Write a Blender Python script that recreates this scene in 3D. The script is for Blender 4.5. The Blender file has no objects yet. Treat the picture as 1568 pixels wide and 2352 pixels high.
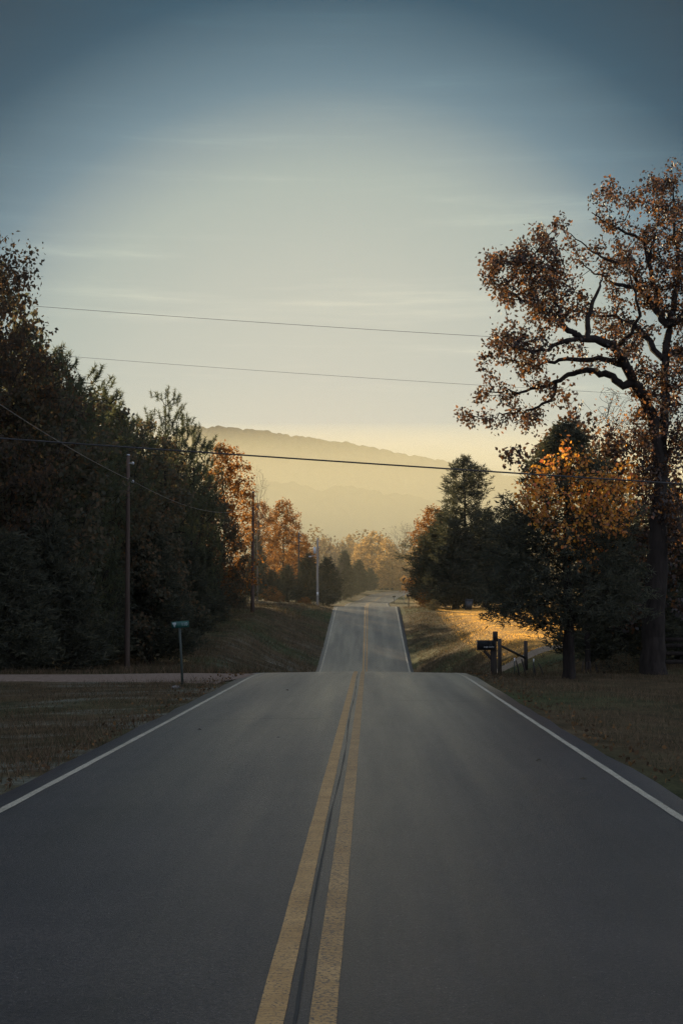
import bpy, math, random
import numpy as np
from mathutils import Vector, Matrix, Euler

R = math.radians
rng = np.random.default_rng(7)
random.seed(7)
scene = bpy.context.scene
COL = scene.collection

# ------------------------------------------------------------------ camera
FPX = 3267.0                      # focal length in units of a 1568 x 2352 picture
CAM = np.array([0.0, 0.0, 1.75])
PITCH = math.atan(238 / FPX)
YAW = math.atan(64 / FPX)         # camera turned a little left of the road direction
cam = bpy.data.cameras.new('camera')
cam.sensor_fit = 'VERTICAL'
cam.sensor_height = 36.0
cam.lens = 50.0
cam.clip_start = 0.1
cam.clip_end = 12000
cam_o = bpy.data.objects.new('camera', cam)
COL.objects.link(cam_o)
cam_o.location = CAM
cam_o.rotation_euler = (math.pi / 2 + PITCH, 0, YAW)
scene.camera = cam_o
_M = Euler((math.pi / 2 + PITCH, 0, YAW)).to_matrix()


def P(u, v, d):
    """world point seen at (u, v) of the 1568 x 2352 picture, d metres along the road"""
    q = _M @ Vector(((u - 784) / FPX, (1176 - v) / FPX, -1.0))
    q = q * (d / q.y)
    return np.array([q.x, q.y, q.z]) + CAM


# ------------------------------------------------------------------ object helpers
def tag(o, label=None, cat=None, group=None, kind=None):
    if label: o['label'] = label
    if cat: o['category'] = cat
    if group: o['group'] = group
    if kind: o['kind'] = kind
    return o


def empty(name, loc, rz=0.0, sc=(1, 1, 1)):
    o = bpy.data.objects.new(name, None)
    o.empty_display_size = 0.3
    COL.objects.link(o)
    o.location = [float(c) for c in loc]
    o.rotation_euler = (0, 0, rz)
    o.scale = sc
    return o


def mesh_np(name, V, F, mat=None, parent=None, smooth=False):
    """V (n,3); F (m,k) one face size, or a list of such arrays"""
    V = np.asarray(V, dtype=np.float32)
    Fs = F if isinstance(F, list) else [F]
    Fs = [np.asarray(f, dtype=np.int32) for f in Fs if len(f)]
    me = bpy.data.meshes.new(name)
    me.vertices.add(len(V))
    me.vertices.foreach_set('co', V.ravel())
    nl = sum(f.size for f in Fs)
    npoly = sum(len(f) for f in Fs)
    me.loops.add(nl)
    me.polygons.add(npoly)
    me.loops.foreach_set('vertex_index', np.concatenate([f.ravel() for f in Fs]))
    starts, tot = [], 0
    for f in Fs:
        starts.append(tot + np.arange(len(f)) * f.shape[1])
        tot += f.size
    me.polygons.foreach_set('loop_start', np.concatenate(starts).astype(np.int32))
    me.update(calc_edges=True)
    if smooth:
        me.polygons.foreach_set('use_smooth', np.ones(npoly, dtype=bool))
    if mat: me.materials.append(mat)
    o = bpy.data.objects.new(name, me)
    COL.objects.link(o)
    if parent: o.parent = parent
    return o


class MB:
    """collects simple solids into one mesh"""
    def __init__(s):
        s.v, s.q, s.t, s.n = [], [], [], 0

    def add(s, V, Q=None, T=None):
        V = np.asarray(V, float)
        s.v.append(V)
        if Q is not None and len(Q): s.q.append(np.asarray(Q) + s.n)
        if T is not None and len(T): s.t.append(np.asarray(T) + s.n)
        s.n += len(V)

    def prism(s, prof, a, b, ax=0):
        """closed profile (list of 2-D points) swept from a to b along axis ax"""
        m = len(prof)
        V = []
        for c in (a, b):
            for p in prof:
                w = [p[0], p[1]]
                w.insert(ax, c)
                V.append(w)
        Q = [[i, (i + 1) % m, m + (i + 1) % m, m + i] for i in range(m)]
        T = [[0, i + 1, i] for i in range(1, m - 1)] + [[m, m + i, m + i + 1] for i in range(1, m - 1)]
        s.add(V, Q, T)

    def box(s, c, d, bev=0.0, rot=None):
        hx, hy, hz = d[0] / 2, d[1] / 2, d[2] / 2
        b = min(bev, hx * .9, hy * .9)
        if b > 0:
            prof = [(-hx + b, -hy), (hx - b, -hy), (hx, -hy + b), (hx, hy - b), (hx - b, hy), (-hx + b, hy), (-hx, hy - b), (-hx, -hy + b)]
        else:
            prof = [(-hx, -hy), (hx, -hy), (hx, hy), (-hx, hy)]
        m = MB()
        m.prism(prof, -hz, hz, 2)
        V = np.concatenate(m.v)
        if rot is not None:
            V = V @ np.array(rot.to_matrix()).T
        s.add(V + np.array(c), m.q[0], m.t[0])

    def tube(s, pts, rad, n=8, cap=True):
        pts = np.asarray(pts, float)
        k = len(pts)
        rad = np.broadcast_to(np.asarray(rad, float), (k,))
        tan = np.gradient(pts, axis=0)
        tan /= np.linalg.norm(tan, axis=1)[:, None] + 1e-9
        up = np.array([0, 0, 1.0]) if abs(tan[0][2]) < .9 else np.array([0, 1.0, 0])
        V = []
        for i in range(k):
            x = np.cross(up, tan[i]); x /= np.linalg.norm(x) + 1e-9
            y = np.cross(tan[i], x)
            a = np.arange(n) * 2 * math.pi / n
            V.append(pts[i] + rad[i] * (np.cos(a)[:, None] * x + np.sin(a)[:, None] * y))
        V = np.concatenate(V)
        Q = [[i * n + j, i * n + (j + 1) % n, (i + 1) * n + (j + 1) % n, (i + 1) * n + j] for i in range(k - 1) for j in range(n)]
        T = []
        if cap:
            T = [[0, j + 1, j] for j in range(1, n - 1)]
            o = (k - 1) * n
            T += [[o, o + j, o + j + 1] for j in range(1, n - 1)]
        s.add(V, Q, T)

    def build(s, name, mat, parent=None, smooth=False):
        return mesh_np(name, np.concatenate(s.v), [np.concatenate(x) for x in (s.q, s.t) if x], mat, parent, smooth)


# ------------------------------------------------------------------ materials
def new_mat(name):
    m = bpy.data.materials.new(name)
    m.use_nodes = True
    nt = m.node_tree
    for n in list(nt.nodes): nt.nodes.remove(n)
    out = nt.nodes.new('ShaderNodeOutputMaterial')
    return m, nt, out


def N(nt, typ, **kw):
    n = nt.nodes.new(typ)
    for k, v in kw.items():
        if k in n.inputs: n.inputs[k].default_value = v
        else: setattr(n, k, v)
    return n


def ramp(nt, fac, stops, interp='LINEAR'):
    r = nt.nodes.new('ShaderNodeValToRGB')
    r.color_ramp.interpolation = interp
    el = r.color_ramp.elements
    while len(el) > 1: el.remove(el[-1])
    el[0].position, el[0].color = stops[0][0], (*stops[0][1], 1)
    for p, c in stops[1:]:
        e = el.new(p); e.color = (*c, 1)
    if fac is not None: nt.links.new(fac, r.inputs['Fac'])
    return r.outputs['Color']


def noise(nt, scale, detail=4, rough=.55, vec=None, dim='3D'):
    n = N(nt, 'ShaderNodeTexNoise', Scale=scale, Detail=detail, Roughness=rough)
    n.noise_dimensions = dim
    if vec is not None: nt.links.new(vec, n.inputs['Vector'])
    return n.outputs['Fac']


def obj_vec(nt, scale=(1, 1, 1)):
    t = nt.nodes.new('ShaderNodeTexCoord')
    mp = nt.nodes.new('ShaderNodeMapping')
    mp.inputs['Scale'].default_value = scale
    nt.links.new(t.outputs['Object'], mp.inputs['Vector'])
    return mp.outputs['Vector']


def mix(nt, a, b, fac, mode='MIX'):
    m = nt.nodes.new('ShaderNodeMix')
    m.data_type = 'RGBA'
    m.blend_type = mode
    for s, v in ((m.inputs[6], a), (m.inputs[7], b), (m.inputs[0], fac)):
        if hasattr(v, 'is_linked') or hasattr(v, 'links'): nt.links.new(v, s)
        elif isinstance(v, (int, float)): s.default_value = v if s.type == 'VALUE' else (v, v, v, 1)
        else: s.default_value = (*v, 1)
    return m.outputs[2]


def simple(name, stops, rough=.7, scale=3, detail=5, bump=0.0, bscale=None, spec=.3, stretch=(1, 1, 1), metal=0.0):
    m, nt, out = new_mat(name)
    vec = obj_vec(nt, stretch)
    f = noise(nt, scale, detail, .6, vec)
    b = N(nt, 'ShaderNodeBsdfPrincipled', Roughness=rough, Metallic=metal)
    b.inputs['Specular IOR Level'].default_value = spec
    nt.links.new(ramp(nt, f, stops), b.inputs['Base Color'])
    if bump:
        bp = N(nt, 'ShaderNodeBump', Strength=bump, Distance=.05)
        nt.links.new(noise(nt, bscale or scale * 3, 4, .6, vec), bp.inputs['Height'])
        nt.links.new(bp.outputs['Normal'], b.inputs['Normal'])
    nt.links.new(b.outputs['BSDF'], out.inputs['Surface'])
    return m


def leaf_mat(name, stops, trans=.45, tcol=1.6, rough=.6, gloss=.0):
    """leaf: a colour of its own per leaf, part of the light passes through"""
    m, nt, out = new_mat(name)
    g = nt.nodes.new('ShaderNodeNewGeometry')
    c = ramp(nt, g.outputs['Random Per Island'], stops)
    d = N(nt, 'ShaderNodeBsdfDiffuse', Roughness=.5)
    nt.links.new(c, d.inputs['Color'])
    t = N(nt, 'ShaderNodeBsdfTranslucent')
    nt.links.new(mix(nt, c, (tcol, tcol, tcol * .8), 1.0, 'MULTIPLY'), t.inputs['Color'])
    ms = N(nt, 'ShaderNodeMixShader', Fac=trans)
    nt.links.new(d.outputs[0], ms.inputs[1])
    nt.links.new(t.outputs[0], ms.inputs[2])
    res = ms.outputs[0]
    if gloss:
        gl = N(nt, 'ShaderNodeBsdfGlossy', Roughness=.45)
        gl.inputs['Color'].default_value = (1, 1, 1, 1)
        m2 = N(nt, 'ShaderNodeMixShader', Fac=gloss)
        nt.links.new(res, m2.inputs[1]); nt.links.new(gl.outputs[0], m2.inputs[2])
        res = m2.outputs[0]
    nt.links.new(res, out.inputs['Surface'])
    return m


M = {}
M['bark'] = simple('bark', [(.3, (.013, .011, .010)), (.7, (.036, .030, .026))], .9, 6, 6, .6, 14, .1, (1, 1, .25))
M['grey_bark'] = simple('grey_bark', [(.3, (.07, .055, .045)), (.7, (.16, .13, .105))], .9, 6, 6, .4, 14, .1, (1, 1, .3))
M['oak_leaf'] = leaf_mat('oak_leaf', [(0, (.017, .013, .011)), (.4, (.030, .018, .013)), (.75, (.060, .028, .014)), (1, (.13, .056, .02))], .60, 1.5, gloss=.03)
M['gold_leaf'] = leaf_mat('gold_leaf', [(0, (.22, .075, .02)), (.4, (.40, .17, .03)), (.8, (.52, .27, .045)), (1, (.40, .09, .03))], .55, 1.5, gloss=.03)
M['wood_leaf'] = leaf_mat('wood_leaf', [(0, (.06, .066, .05)), (.5, (.09, .085, .06)), (.85, (.12, .09, .058)), (1, (.15, .09, .05))], .35, 1.4)
M['dry_leaf'] = leaf_mat('dry_leaf', [(0, (.045, .04, .034)), (.5, (.07, .055, .042)), (.85, (.095, .06, .038)), (1, (.14, .072, .035))], .45, 1.4)
M['rust_leaf'] = leaf_mat('rust_leaf', [(0, (.09, .042, .018)), (.5, (.20, .09, .032)), (1, (.32, .15, .05))], .5, 1.5)
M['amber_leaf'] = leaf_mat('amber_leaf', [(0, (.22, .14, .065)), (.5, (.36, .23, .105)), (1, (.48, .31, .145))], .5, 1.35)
M['cedar_needle'] = leaf_mat('cedar_needle', [(0, (.042, .047, .038)), (.6, (.06, .064, .048)), (1, (.09, .085, .054))], .25, 1.5)
M['pine_needle'] = leaf_mat('pine_needle', [(0, (.06, .075, .055)), (.6, (.085, .095, .06)), (1, (.11, .10, .05))], .35, 1.5)
M['far_leaf'] = leaf_mat('far_leaf', [(0, (.08, .05, .025)), (.5, (.16, .10, .045)), (1, (.24, .15, .06))], .4, 1.4)
M['pole_wood'] = simple('pole_wood', [(.3, (.05, .036, .029)), (.7, (.10, .073, .058))], .85, 5, 5, .3, 20, .2, (1, 1, .08))
M['pale_pole_wood'] = simple('pale_pole_wood', [(.3, (.15, .14, .125)), (.7, (.26, .245, .22))], .85, 5, 5, .3, 20, .2, (1, 1, .08))
M['old_wood'] = simple('old_wood', [(.3, (.03, .026, .023)), (.7, (.072, .062, .053))], .9, 6, 6, .4, 25, .15, (1, 1, .2))
M['grey_metal'] = simple('grey_metal', [(.3, (.32, .34, .35)), (.7, (.45, .47, .48))], .5, 8, 3, .05, 30, .5, metal=.3)
M['dark_metal'] = simple('dark_metal', [(.3, (.022, .024, .026)), (.7, (.045, .046, .048))], .55, 8, 4, .1, 30, .4)
M['black_metal'] = simple('black_metal', [(.3, (.010, .011, .012)), (.7, (.02, .021, .022))], .7, 8, 4, .1, 30, .15)
M['post_green'] = simple('post_green', [(.3, (.02, .03, .026)), (.7, (.04, .05, .042))], .6, 8, 4, .1, 30, .3)
M['sign_green'] = simple('sign_green', [(.3, (.004, .045, .036)), (.7, (.008, .06, .048))], .5, 10, 3, .0, 30, .35)
M['sign_white'] = simple('sign_white', [(.3, (.18, .22, .22)), (.7, (.27, .31, .31))], .5, 30, 3)
M['sign_yellow'] = simple('sign_yellow', [(.3, (.48, .20, .03)), (.7, (.58, .26, .05))], .5, 5, 3)
M['lettering'] = simple('lettering', [(.3, (.55, .55, .52)), (.7, (.75, .75, .72))], .6, 30, 3)
M['faded_lettering'] = simple('faded_lettering', [(.3, (.06, .06, .06)), (.7, (.12, .12, .12))], .6, 30, 3)
M['wire'] = simple('wire', [(.3, (.02, .02, .02)), (.7, (.04, .04, .04))], .6, 4, 2)
M['pale_wire'] = simple('pale_wire', [(.3, (.07, .065, .06)), (.7, (.11, .10, .095))], .5, 4, 2)
M['bin_plastic'] = simple('bin_plastic', [(.3, (.012, .016, .022)), (.7, (.02, .025, .032))], .5, 4, 3, .05, 20, .4)
M['rubber'] = simple('rubber', [(.3, (.012, .012, .012)), (.7, (.025, .025, .025))], .85, 8, 3)
M['stone'] = simple('stone', [(.3, (.10, .095, .09)), (.7, (.2, .19, .18))], .9, 5, 5, .5, 12)

# ------------------------------------------------------------------ terrain
def hermite(xk, yk):
    xk = np.array(xk, float); yk = np.array(yk, float)
    h = np.diff(xk); dl = np.diff(yk) / h
    m = np.zeros(len(xk))
    m[0], m[-1] = dl[0], dl[-1]
    for i in range(1, len(xk) - 1):
        if dl[i - 1] * dl[i] > 0:
            w1, w2 = 2 * h[i] + h[i - 1], h[i] + 2 * h[i - 1]
            m[i] = (w1 + w2) / (w1 / dl[i - 1] + w2 / dl[i])
    def f(x):
        x = np.clip(np.asarray(x, float), xk[0], xk[-1])
        i = np.clip(np.searchsorted(xk, x, side='right') - 1, 0, len(h) - 1)
        t = (x - xk[i]) / h[i]
        return ((1 + 2 * t) * (1 - t) ** 2 * yk[i] + t * (1 - t) ** 2 * h[i] * m[i] + t * t * (3 - 2 * t) * yk[i + 1] + t * t * (t - 1) * h[i] * m[i + 1])
    return f


FAR = [(420, 2.0), (520, -8), (700, -15), (1200, -15), (2600, -15)]
BEY = [(257, 4.4), (271, 5.3), (285, 6.1), (300, 6.8), (320, 7.4), (350, 7.5)] + FAR
def col(pts): return hermite(*zip(*pts))
RZ = col([(-60, 0), (0, 0), (20, .01), (33, .03), (40, .04), (44.5, -.005), (52, -.35), (60, -1.05), (75, -2.2), (86, -2.45), (98, -2.03), (110, -1.05), (130, .95), (145, 2.4), (152, 2.76), (160, 2.7), (172, 2.3), (185, 2.2), (198, 2.6), (211, 3.2), (240, 3.9)] + BEY)
COLS = [
    (-400, col([(-60, .8), (40, .8), (60, .9), (98, 2.6), (150, 5), (200, 6), (240, 6)] + BEY)),
    (-80, col([(-60, .1), (25, .1), (40, .2), (60, .0), (98, 2.0), (150, 4), (200, 5), (240, 5.2)] + BEY)),
    (-20, col([(-60, -.3), (25, -.3), (40, -.14), (46, -.17), (60, -.8), (75, -.4), (98, 1.2), (120, 2.5), (150, 3.2), (200, 4), (240, 4.5)] + BEY)),
    (-9, col([(-60, -.4), (0, -.45), (25, -.4), (35, -.16), (40, -.09), (46, -.13), (54, -.7), (62, -1.1), (75, -.75), (98, .7), (120, 2.0), (150, 2.95), (200, 3.5), (240, 4.2)] + BEY)),
    (-5.2, col([(-60, -.16), (0, -.16), (20, -.16), (36, -.09), (42, -.03), (46, -.1), (52, -.5), (60, -1.05), (75, -1.6), (98, -1.2), (120, .6), (150, 2.75), (160, 2.75), (185, 2.5), (200, 2.9), (240, 3.9)] + BEY)),
    (-3.45, lambda y: RZ(y) - .075),
    (0, lambda y: RZ(y) - .12),
    (3.45, lambda y: RZ(y) - .075),
    (5.2, col([(-60, -.13), (20, -.13), (40, -.08), (46, -.2), (55, -.8), (65, -1.2), (80, -1.4), (98, -.9), (120, .6), (150, 2.65), (157, 2.7), (185, 2.4), (211, 3.1), (240, 3.8)] + BEY)),
    (9, col([(-60, -.25), (20, -.3), (40, -.16), (46, -.15), (60, 0), (75, .3), (90, .7), (120, 1.5), (150, 2.3), (200, 3.0), (240, 4.0)] + BEY)),
    (25, col([(-60, -.3), (40, -.2), (60, .05), (90, .9), (120, 1.7), (150, 2.5), (200, 3.4), (240, 4.2)] + BEY)),
    (80, col([(-60, 0), (40, 0), (60, .3), (90, 1.3), (120, 2.2), (150, 3.2), (200, 4.2), (240, 4.8)] + BEY)),
    (400, col([(-60, .8), (60, 1), (150, 5), (240, 7)] + BEY)),
]
# the centre line of the road: straight, then a bend to the right
_cl = [(-.32, y) for y in np.arange(-40, 226, 1.0)]
_x, _y, _a = -.32, 226.0, 0.0
for i in range(200):
    _a = min(_a + (.0025 if i < 85 else .009), 1.2)
    _x += math.sin(_a); _y += math.cos(_a)
    _cl.append((_x, _y))
CL = np.array(_cl)
def XC(y):
    return np.interp(y, CL[:, 1], CL[:, 0])


_dd = np.gradient(CL, axis=0)
_cs = _dd[:, 1] / np.linalg.norm(_dd, axis=1)
def COSH(y):
    return np.interp(y, np.append(CL[:, 1], CL[-1, 1] + 60), np.append(_cs, 1.0))


_SK = np.array([c[0] for c in COLS])
def H(x, y):
    x = np.asarray(x, float); y = np.asarray(y, float)
    x, y = np.broadcast_arrays(x, y)
    s = (x - XC(y)) * COSH(y)
    Z = np.stack([c[1](y) for c in COLS])
    i = np.clip(np.searchsorted(_SK, s, side='right') - 1, 0, len(_SK) - 2)
    t = np.clip((s - _SK[i]) / (_SK[i + 1] - _SK[i]), 0, 1)
    j = np.indices(s.shape)
    z0 = np.take_along_axis(Z, i[None], 0)[0]
    z1 = np.take_along_axis(Z, (i + 1)[None], 0)[0]
    tt = np.where(np.abs(s) > 5.2, t * t * (3 - 2 * t) * .5 + t * .5, t)
    return z0 + (z1 - z0) * tt


def Hs(x, y): return float(H(np.array([x]), np.array([y]))[0])


def grade(a, b, s0, s1, g=1.12):
    """spacing s0 from a, growing to reach b"""
    out = [a]; s = s0
    while abs(out[-1] - a) < abs(b - a):
        out.append(out[-1] + (s if b > a else -s)); s = min(s * g, s1)
    return out


xs = sorted(set(np.round(np.concatenate([np.arange(-20, 20.01, .4), grade(20, 2700, .6, 90), grade(-20, -2700, .6, 90)]), 3)))
ys = sorted(set(np.round(np.concatenate([np.arange(-40, 0, 2), np.arange(0, 120, .5), np.arange(120, 360, 1.2), grade(360, 5300, 2, 90)]), 3)))
GX, GY = np.meshgrid(np.array(xs), np.array(ys))
GZ = H(GX, GY)
def vnoise(x, y, sc, seed):
    """value noise"""
    r = np.random.default_rng(seed).random((256, 256))
    a, b = x / sc, y / sc
    i, j = np.floor(a).astype(int), np.floor(b).astype(int)
    fa, fb = a - i, b - j
    fa, fb = fa * fa * (3 - 2 * fa), fb * fb * (3 - 2 * fb)
    g = lambda p, q: r[p % 256, q % 256]
    return (g(i, j) * (1 - fa) + g(i + 1, j) * fa) * (1 - fb) + (g(i, j + 1) * (1 - fa) + g(i + 1, j + 1) * fa) * fb - .5
_s = np.abs(GX - XC(GY)) * COSH(GY)
_side = (GX < 0) & (GY > 34) & (GY < 49)
_drive = (GX > 0) & (GY > 58) & (GY < 84) & (GX < 22)
_w = np.clip((_s - 4.2) / 2, 0, 1) * (~_side) * (~_drive)
BUMP = (vnoise(GX, GY, 1.1, 3) * .10 + vnoise(GX, GY, 3.7, 4) * .16) * _w
GZ = GZ + BUMP
nx, ny = len(xs), len(ys)
idx = np.arange(nx * ny).reshape(ny, nx)
Fq = np.stack([idx[:-1, :-1], idx[:-1, 1:], idx[1:, 1:], idx[1:, :-1]], -1).reshape(-1, 4)

m, nt, out = new_mat('grass_ground')
vec = obj_vec(nt)
big = noise(nt, .09, 3, .5, vec); mid = noise(nt, .9, 5, .6, vec); fine = noise(nt, 14, 4, .7, vec)
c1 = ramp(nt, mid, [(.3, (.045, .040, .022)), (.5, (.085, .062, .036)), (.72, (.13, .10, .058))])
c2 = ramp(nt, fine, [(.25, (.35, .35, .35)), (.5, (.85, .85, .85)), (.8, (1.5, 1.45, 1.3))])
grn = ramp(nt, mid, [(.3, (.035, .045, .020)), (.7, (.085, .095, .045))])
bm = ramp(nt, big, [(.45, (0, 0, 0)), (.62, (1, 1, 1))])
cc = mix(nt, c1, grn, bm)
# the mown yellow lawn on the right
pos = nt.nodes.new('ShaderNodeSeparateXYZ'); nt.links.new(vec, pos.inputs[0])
lx = N(nt, 'ShaderNodeMapRange', **{'From Min': 6.2, 'From Max': 8.6}); nt.links.new(pos.outputs[0], lx.inputs['Value'])  # lawn colour starts beyond the right bank, leaving it dark in place of shade
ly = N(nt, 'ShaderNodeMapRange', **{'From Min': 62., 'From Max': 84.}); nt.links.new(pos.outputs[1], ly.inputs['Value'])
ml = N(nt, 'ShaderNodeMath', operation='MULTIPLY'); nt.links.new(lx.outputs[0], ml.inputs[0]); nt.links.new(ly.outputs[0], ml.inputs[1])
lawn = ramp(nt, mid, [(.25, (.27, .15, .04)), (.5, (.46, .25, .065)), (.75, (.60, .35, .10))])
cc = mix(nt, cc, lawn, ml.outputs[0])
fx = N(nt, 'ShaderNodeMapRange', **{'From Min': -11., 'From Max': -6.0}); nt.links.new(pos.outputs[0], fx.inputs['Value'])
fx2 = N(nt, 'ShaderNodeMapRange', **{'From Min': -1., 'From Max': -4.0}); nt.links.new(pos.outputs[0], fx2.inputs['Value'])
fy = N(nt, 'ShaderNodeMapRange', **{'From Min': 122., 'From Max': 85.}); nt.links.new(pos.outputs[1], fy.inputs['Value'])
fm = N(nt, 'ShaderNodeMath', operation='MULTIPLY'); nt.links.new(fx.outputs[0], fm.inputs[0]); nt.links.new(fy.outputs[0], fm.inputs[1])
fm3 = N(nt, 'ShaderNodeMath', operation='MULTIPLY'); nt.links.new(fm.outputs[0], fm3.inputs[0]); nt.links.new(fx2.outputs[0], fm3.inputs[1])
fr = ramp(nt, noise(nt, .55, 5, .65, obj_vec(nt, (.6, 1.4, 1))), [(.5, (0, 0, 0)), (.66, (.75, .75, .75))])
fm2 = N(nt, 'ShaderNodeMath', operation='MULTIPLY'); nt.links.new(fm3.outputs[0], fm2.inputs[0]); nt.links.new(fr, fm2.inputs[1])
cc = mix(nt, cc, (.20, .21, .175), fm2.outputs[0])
cc = mix(nt, cc, c2, 1.0, 'MULTIPLY')
b = N(nt, 'ShaderNodeBsdfPrincipled', Roughness=.95); b.inputs['Specular IOR Level'].default_value = .05
nt.links.new(cc, b.inputs['Base Color'])
bp = N(nt, 'ShaderNodeBump', Strength=.9, Distance=.08); nt.links.new(fine, bp.inputs['Height'])
nt.links.new(bp.outputs[0], b.inputs['Normal']); nt.links.new(b.outputs[0], out.inputs['Surface'])
M['ground'] = m
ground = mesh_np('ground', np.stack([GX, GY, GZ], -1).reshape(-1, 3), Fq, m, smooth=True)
tag(ground, 'dark autumn grass verges, banks and yellow lawn beside the road', kind='structure')

# ------------------------------------------------------------------ the road
m, nt, out = new_mat('asphalt')
vec = obj_vec(nt)
tracks = obj_vec(nt, (.9, .035, .05))
f1 = noise(nt, 38, 6, .85, vec); f2 = noise(nt, 1.3, 5, .6, tracks); f3 = noise(nt, .35, 4, .6, vec); f4 = noise(nt, 75, 2, .5, vec); f5 = noise(nt, 1.1, 8, .75, vec)
c = ramp(nt, f1, [(.34, (.0065, .0058, .0062)), (.5, (.028, .0240, .0248)), (.62, (.066, .056, .055)), (.74, (.21, .18, .17))])
c = mix(nt, c, ramp(nt, f2, [(.3, (.82, .82, .82)), (.7, (1.2, 1.18, 1.15))]), 1.0, 'MULTIPLY')
c = mix(nt, c, ramp(nt, f3, [(.35, (.66, .66, .68)), (.65, (.98, .97, .95))]), 1.0, 'MULTIPLY')
c = mix(nt, c, ramp(nt, f5, [(.34, (.70, .70, .71)), (.5, (1, 1, 1)), (.68, (1.22, 1.2, 1.17))]), 1.0, 'MULTIPLY')
c = mix(nt, c, (.21, .185, .175), ramp(nt, f4, [(.66, (0, 0, 0)), (.74, (.9, .9, .9))]))
b = N(nt, 'ShaderNodeBsdfPrincipled', Roughness=.45); b.inputs['Specular IOR Level'].default_value = .42
nt.links.new(c, b.inputs['Base Color'])
nt.links.new(ramp(nt, f2, [(.3, (.32,) * 3), (.7, (.46,) * 3)]), b.inputs['Roughness'])
bp = N(nt, 'ShaderNodeBump', Strength=.55, Distance=.012); nt.links.new(f1, bp.inputs['Height'])
nt.links.new(bp.outputs[0], b.inputs['Normal']); nt.links.new(b.outputs[0], out.inputs['Surface'])
M['asphalt'] = m


def paint(name, stops, wear):
    m, nt, out = new_mat(name)
    vec = obj_vec(nt)
    f1 = noise(nt, 60, 4, .7, vec); f2 = noise(nt, 2.2, 4, .6, vec); f3 = noise(nt, 30, 3, .6, obj_vec(nt, (.15, 1.6, 1)))
    c = ramp(nt, f2, stops)
    c = mix(nt, c, ramp(nt, f3, [(.3, (.72,) * 3), (.6, (1.08,) * 3)]), 1.0, 'MULTIPLY')
    w = ramp(nt, f1, [(wear - .06, (1, 1, 1)), (wear + .06, (0, 0, 0))])
    c = mix(nt, c, (.055, .052, .05), w)
    b = N(nt, 'ShaderNodeBsdfPrincipled', Roughness=.6); b.inputs['Specular IOR Level'].default_value = .35
    nt.links.new(c, b.inputs['Base Color'])
    bp = N(nt, 'ShaderNodeBump', Strength=.5, Distance=.01); nt.links.new(f1, bp.inputs['Height'])
    nt.links.new(bp.outputs[0], b.inputs['Normal']); nt.links.new(b.outputs[0], out.inputs['Surface'])
    return m
M['yellow_paint'] = paint('yellow_paint', [(.3, (.31, .180, .064)), (.7, (.45, .28, .110))], .42)
M['worn_yellow_paint'] = paint('worn_yellow_paint', [(.3, (.29, .172, .064)), (.7, (.42, .265, .108))], .45)
M['white_paint'] = paint('white_paint', [(.3, (.30, .275, .205)), (.7, (.44, .40, .31))], .42)

# points along the centre line, with the normal to the right
_d = np.gradient(CL, axis=0); _d /= np.linalg.norm(_d, axis=1)[:, None]
dense = np.linspace(0, len(CL) - 1, 2 * len(CL) - 1)
CLx = np.interp(dense, np.arange(len(CL)), CL[:, 0]); CLy = np.interp(dense, np.arange(len(CL)), CL[:, 1])
Nx = np.interp(dense, np.arange(len(CL)), _d[:, 1]); Ny = -np.interp(dense, np.arange(len(CL)), _d[:, 0])
# height by distance travelled, so that the bend stays level across
CLz = RZ(CLy)


def strip(name, offs, lift, mat, lo=-40, hi=1e9, jitter=0.0):
    """offs: list of lateral offsets (arrays or numbers), crown of 1.5 %"""
    k = np.where((CLy >= lo) & (CLy <= hi))[0]
    V = []
    for o in offs:
        o = np.broadcast_to(np.asarray(o, float), (len(CLx),))[k]
        if jitter: o = o + rng.normal(0, jitter, len(k))
        V.append(np.stack([CLx[k] + Nx[k] * o, CLy[k] + Ny[k] * o, CLz[k] - .015 * np.abs(o) + lift], -1))
    V = np.stack(V, 1)
    n, mm = V.shape[:2]
    ii = np.arange(n * mm).reshape(n, mm)
    F = np.stack([ii[:-1, :-1], ii[:-1, 1:], ii[1:, 1:], ii[1:, :-1]], -1).reshape(-1, 4)
    return mesh_np(name, V.reshape(-1, 3), F, mat, smooth=False)


edge = .02 * np.interp(np.arange(len(CLx)), np.arange(0, len(CLx), 3), rng.normal(0, 1, len(range(0, len(CLx), 3))))
V_edge_l, V_edge_r = -3.38 + edge, 3.38 + edge[::-1]
road = strip('road', [V_edge_l - .12, V_edge_l, -3.0, -1.5, 0, 1.5, 3.0, V_edge_r, V_edge_r + .12], 0.0, M['asphalt'])
# turn the outermost edges down into the soil
co = np.empty(len(road.data.vertices) * 3, np.float32); road.data.vertices.foreach_get('co', co); co = co.reshape(-1, 9, 3)
co[:, 0, 2] -= .14; co[:, 8, 2] -= .14
road.data.vertices.foreach_set('co', co.ravel())
tag(road, 'two lane asphalt road dipping and rising to a far bend', kind='structure')
for a, bb, nm in ((-.174, -.052, 'l'), (.056, .176, 'r')):
    o = strip('road_marking', [a, bb], .005, M['yellow_paint' if nm == 'l' else 'worn_yellow_paint'], jitter=.0015)
    tag(o, ('left' if nm == 'l' else 'right') + ' stripe of the worn double yellow centre line', kind='structure')
for s0, nm in ((-3.07, 'left'), (3.07, 'right')):
    o = strip('road_marking', [s0 - .043, s0 + .043], .005, M['white_paint'], jitter=.003)
    tag(o, f'worn white edge line along the {nm} side of the road', kind='structure')
m_j = simple('joint', [(.3, (.013, .013, .014)), (.7, (.032, .031, .031))], .5, 6, 5, .3, 60, .4, (1, .3, 1))
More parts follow.
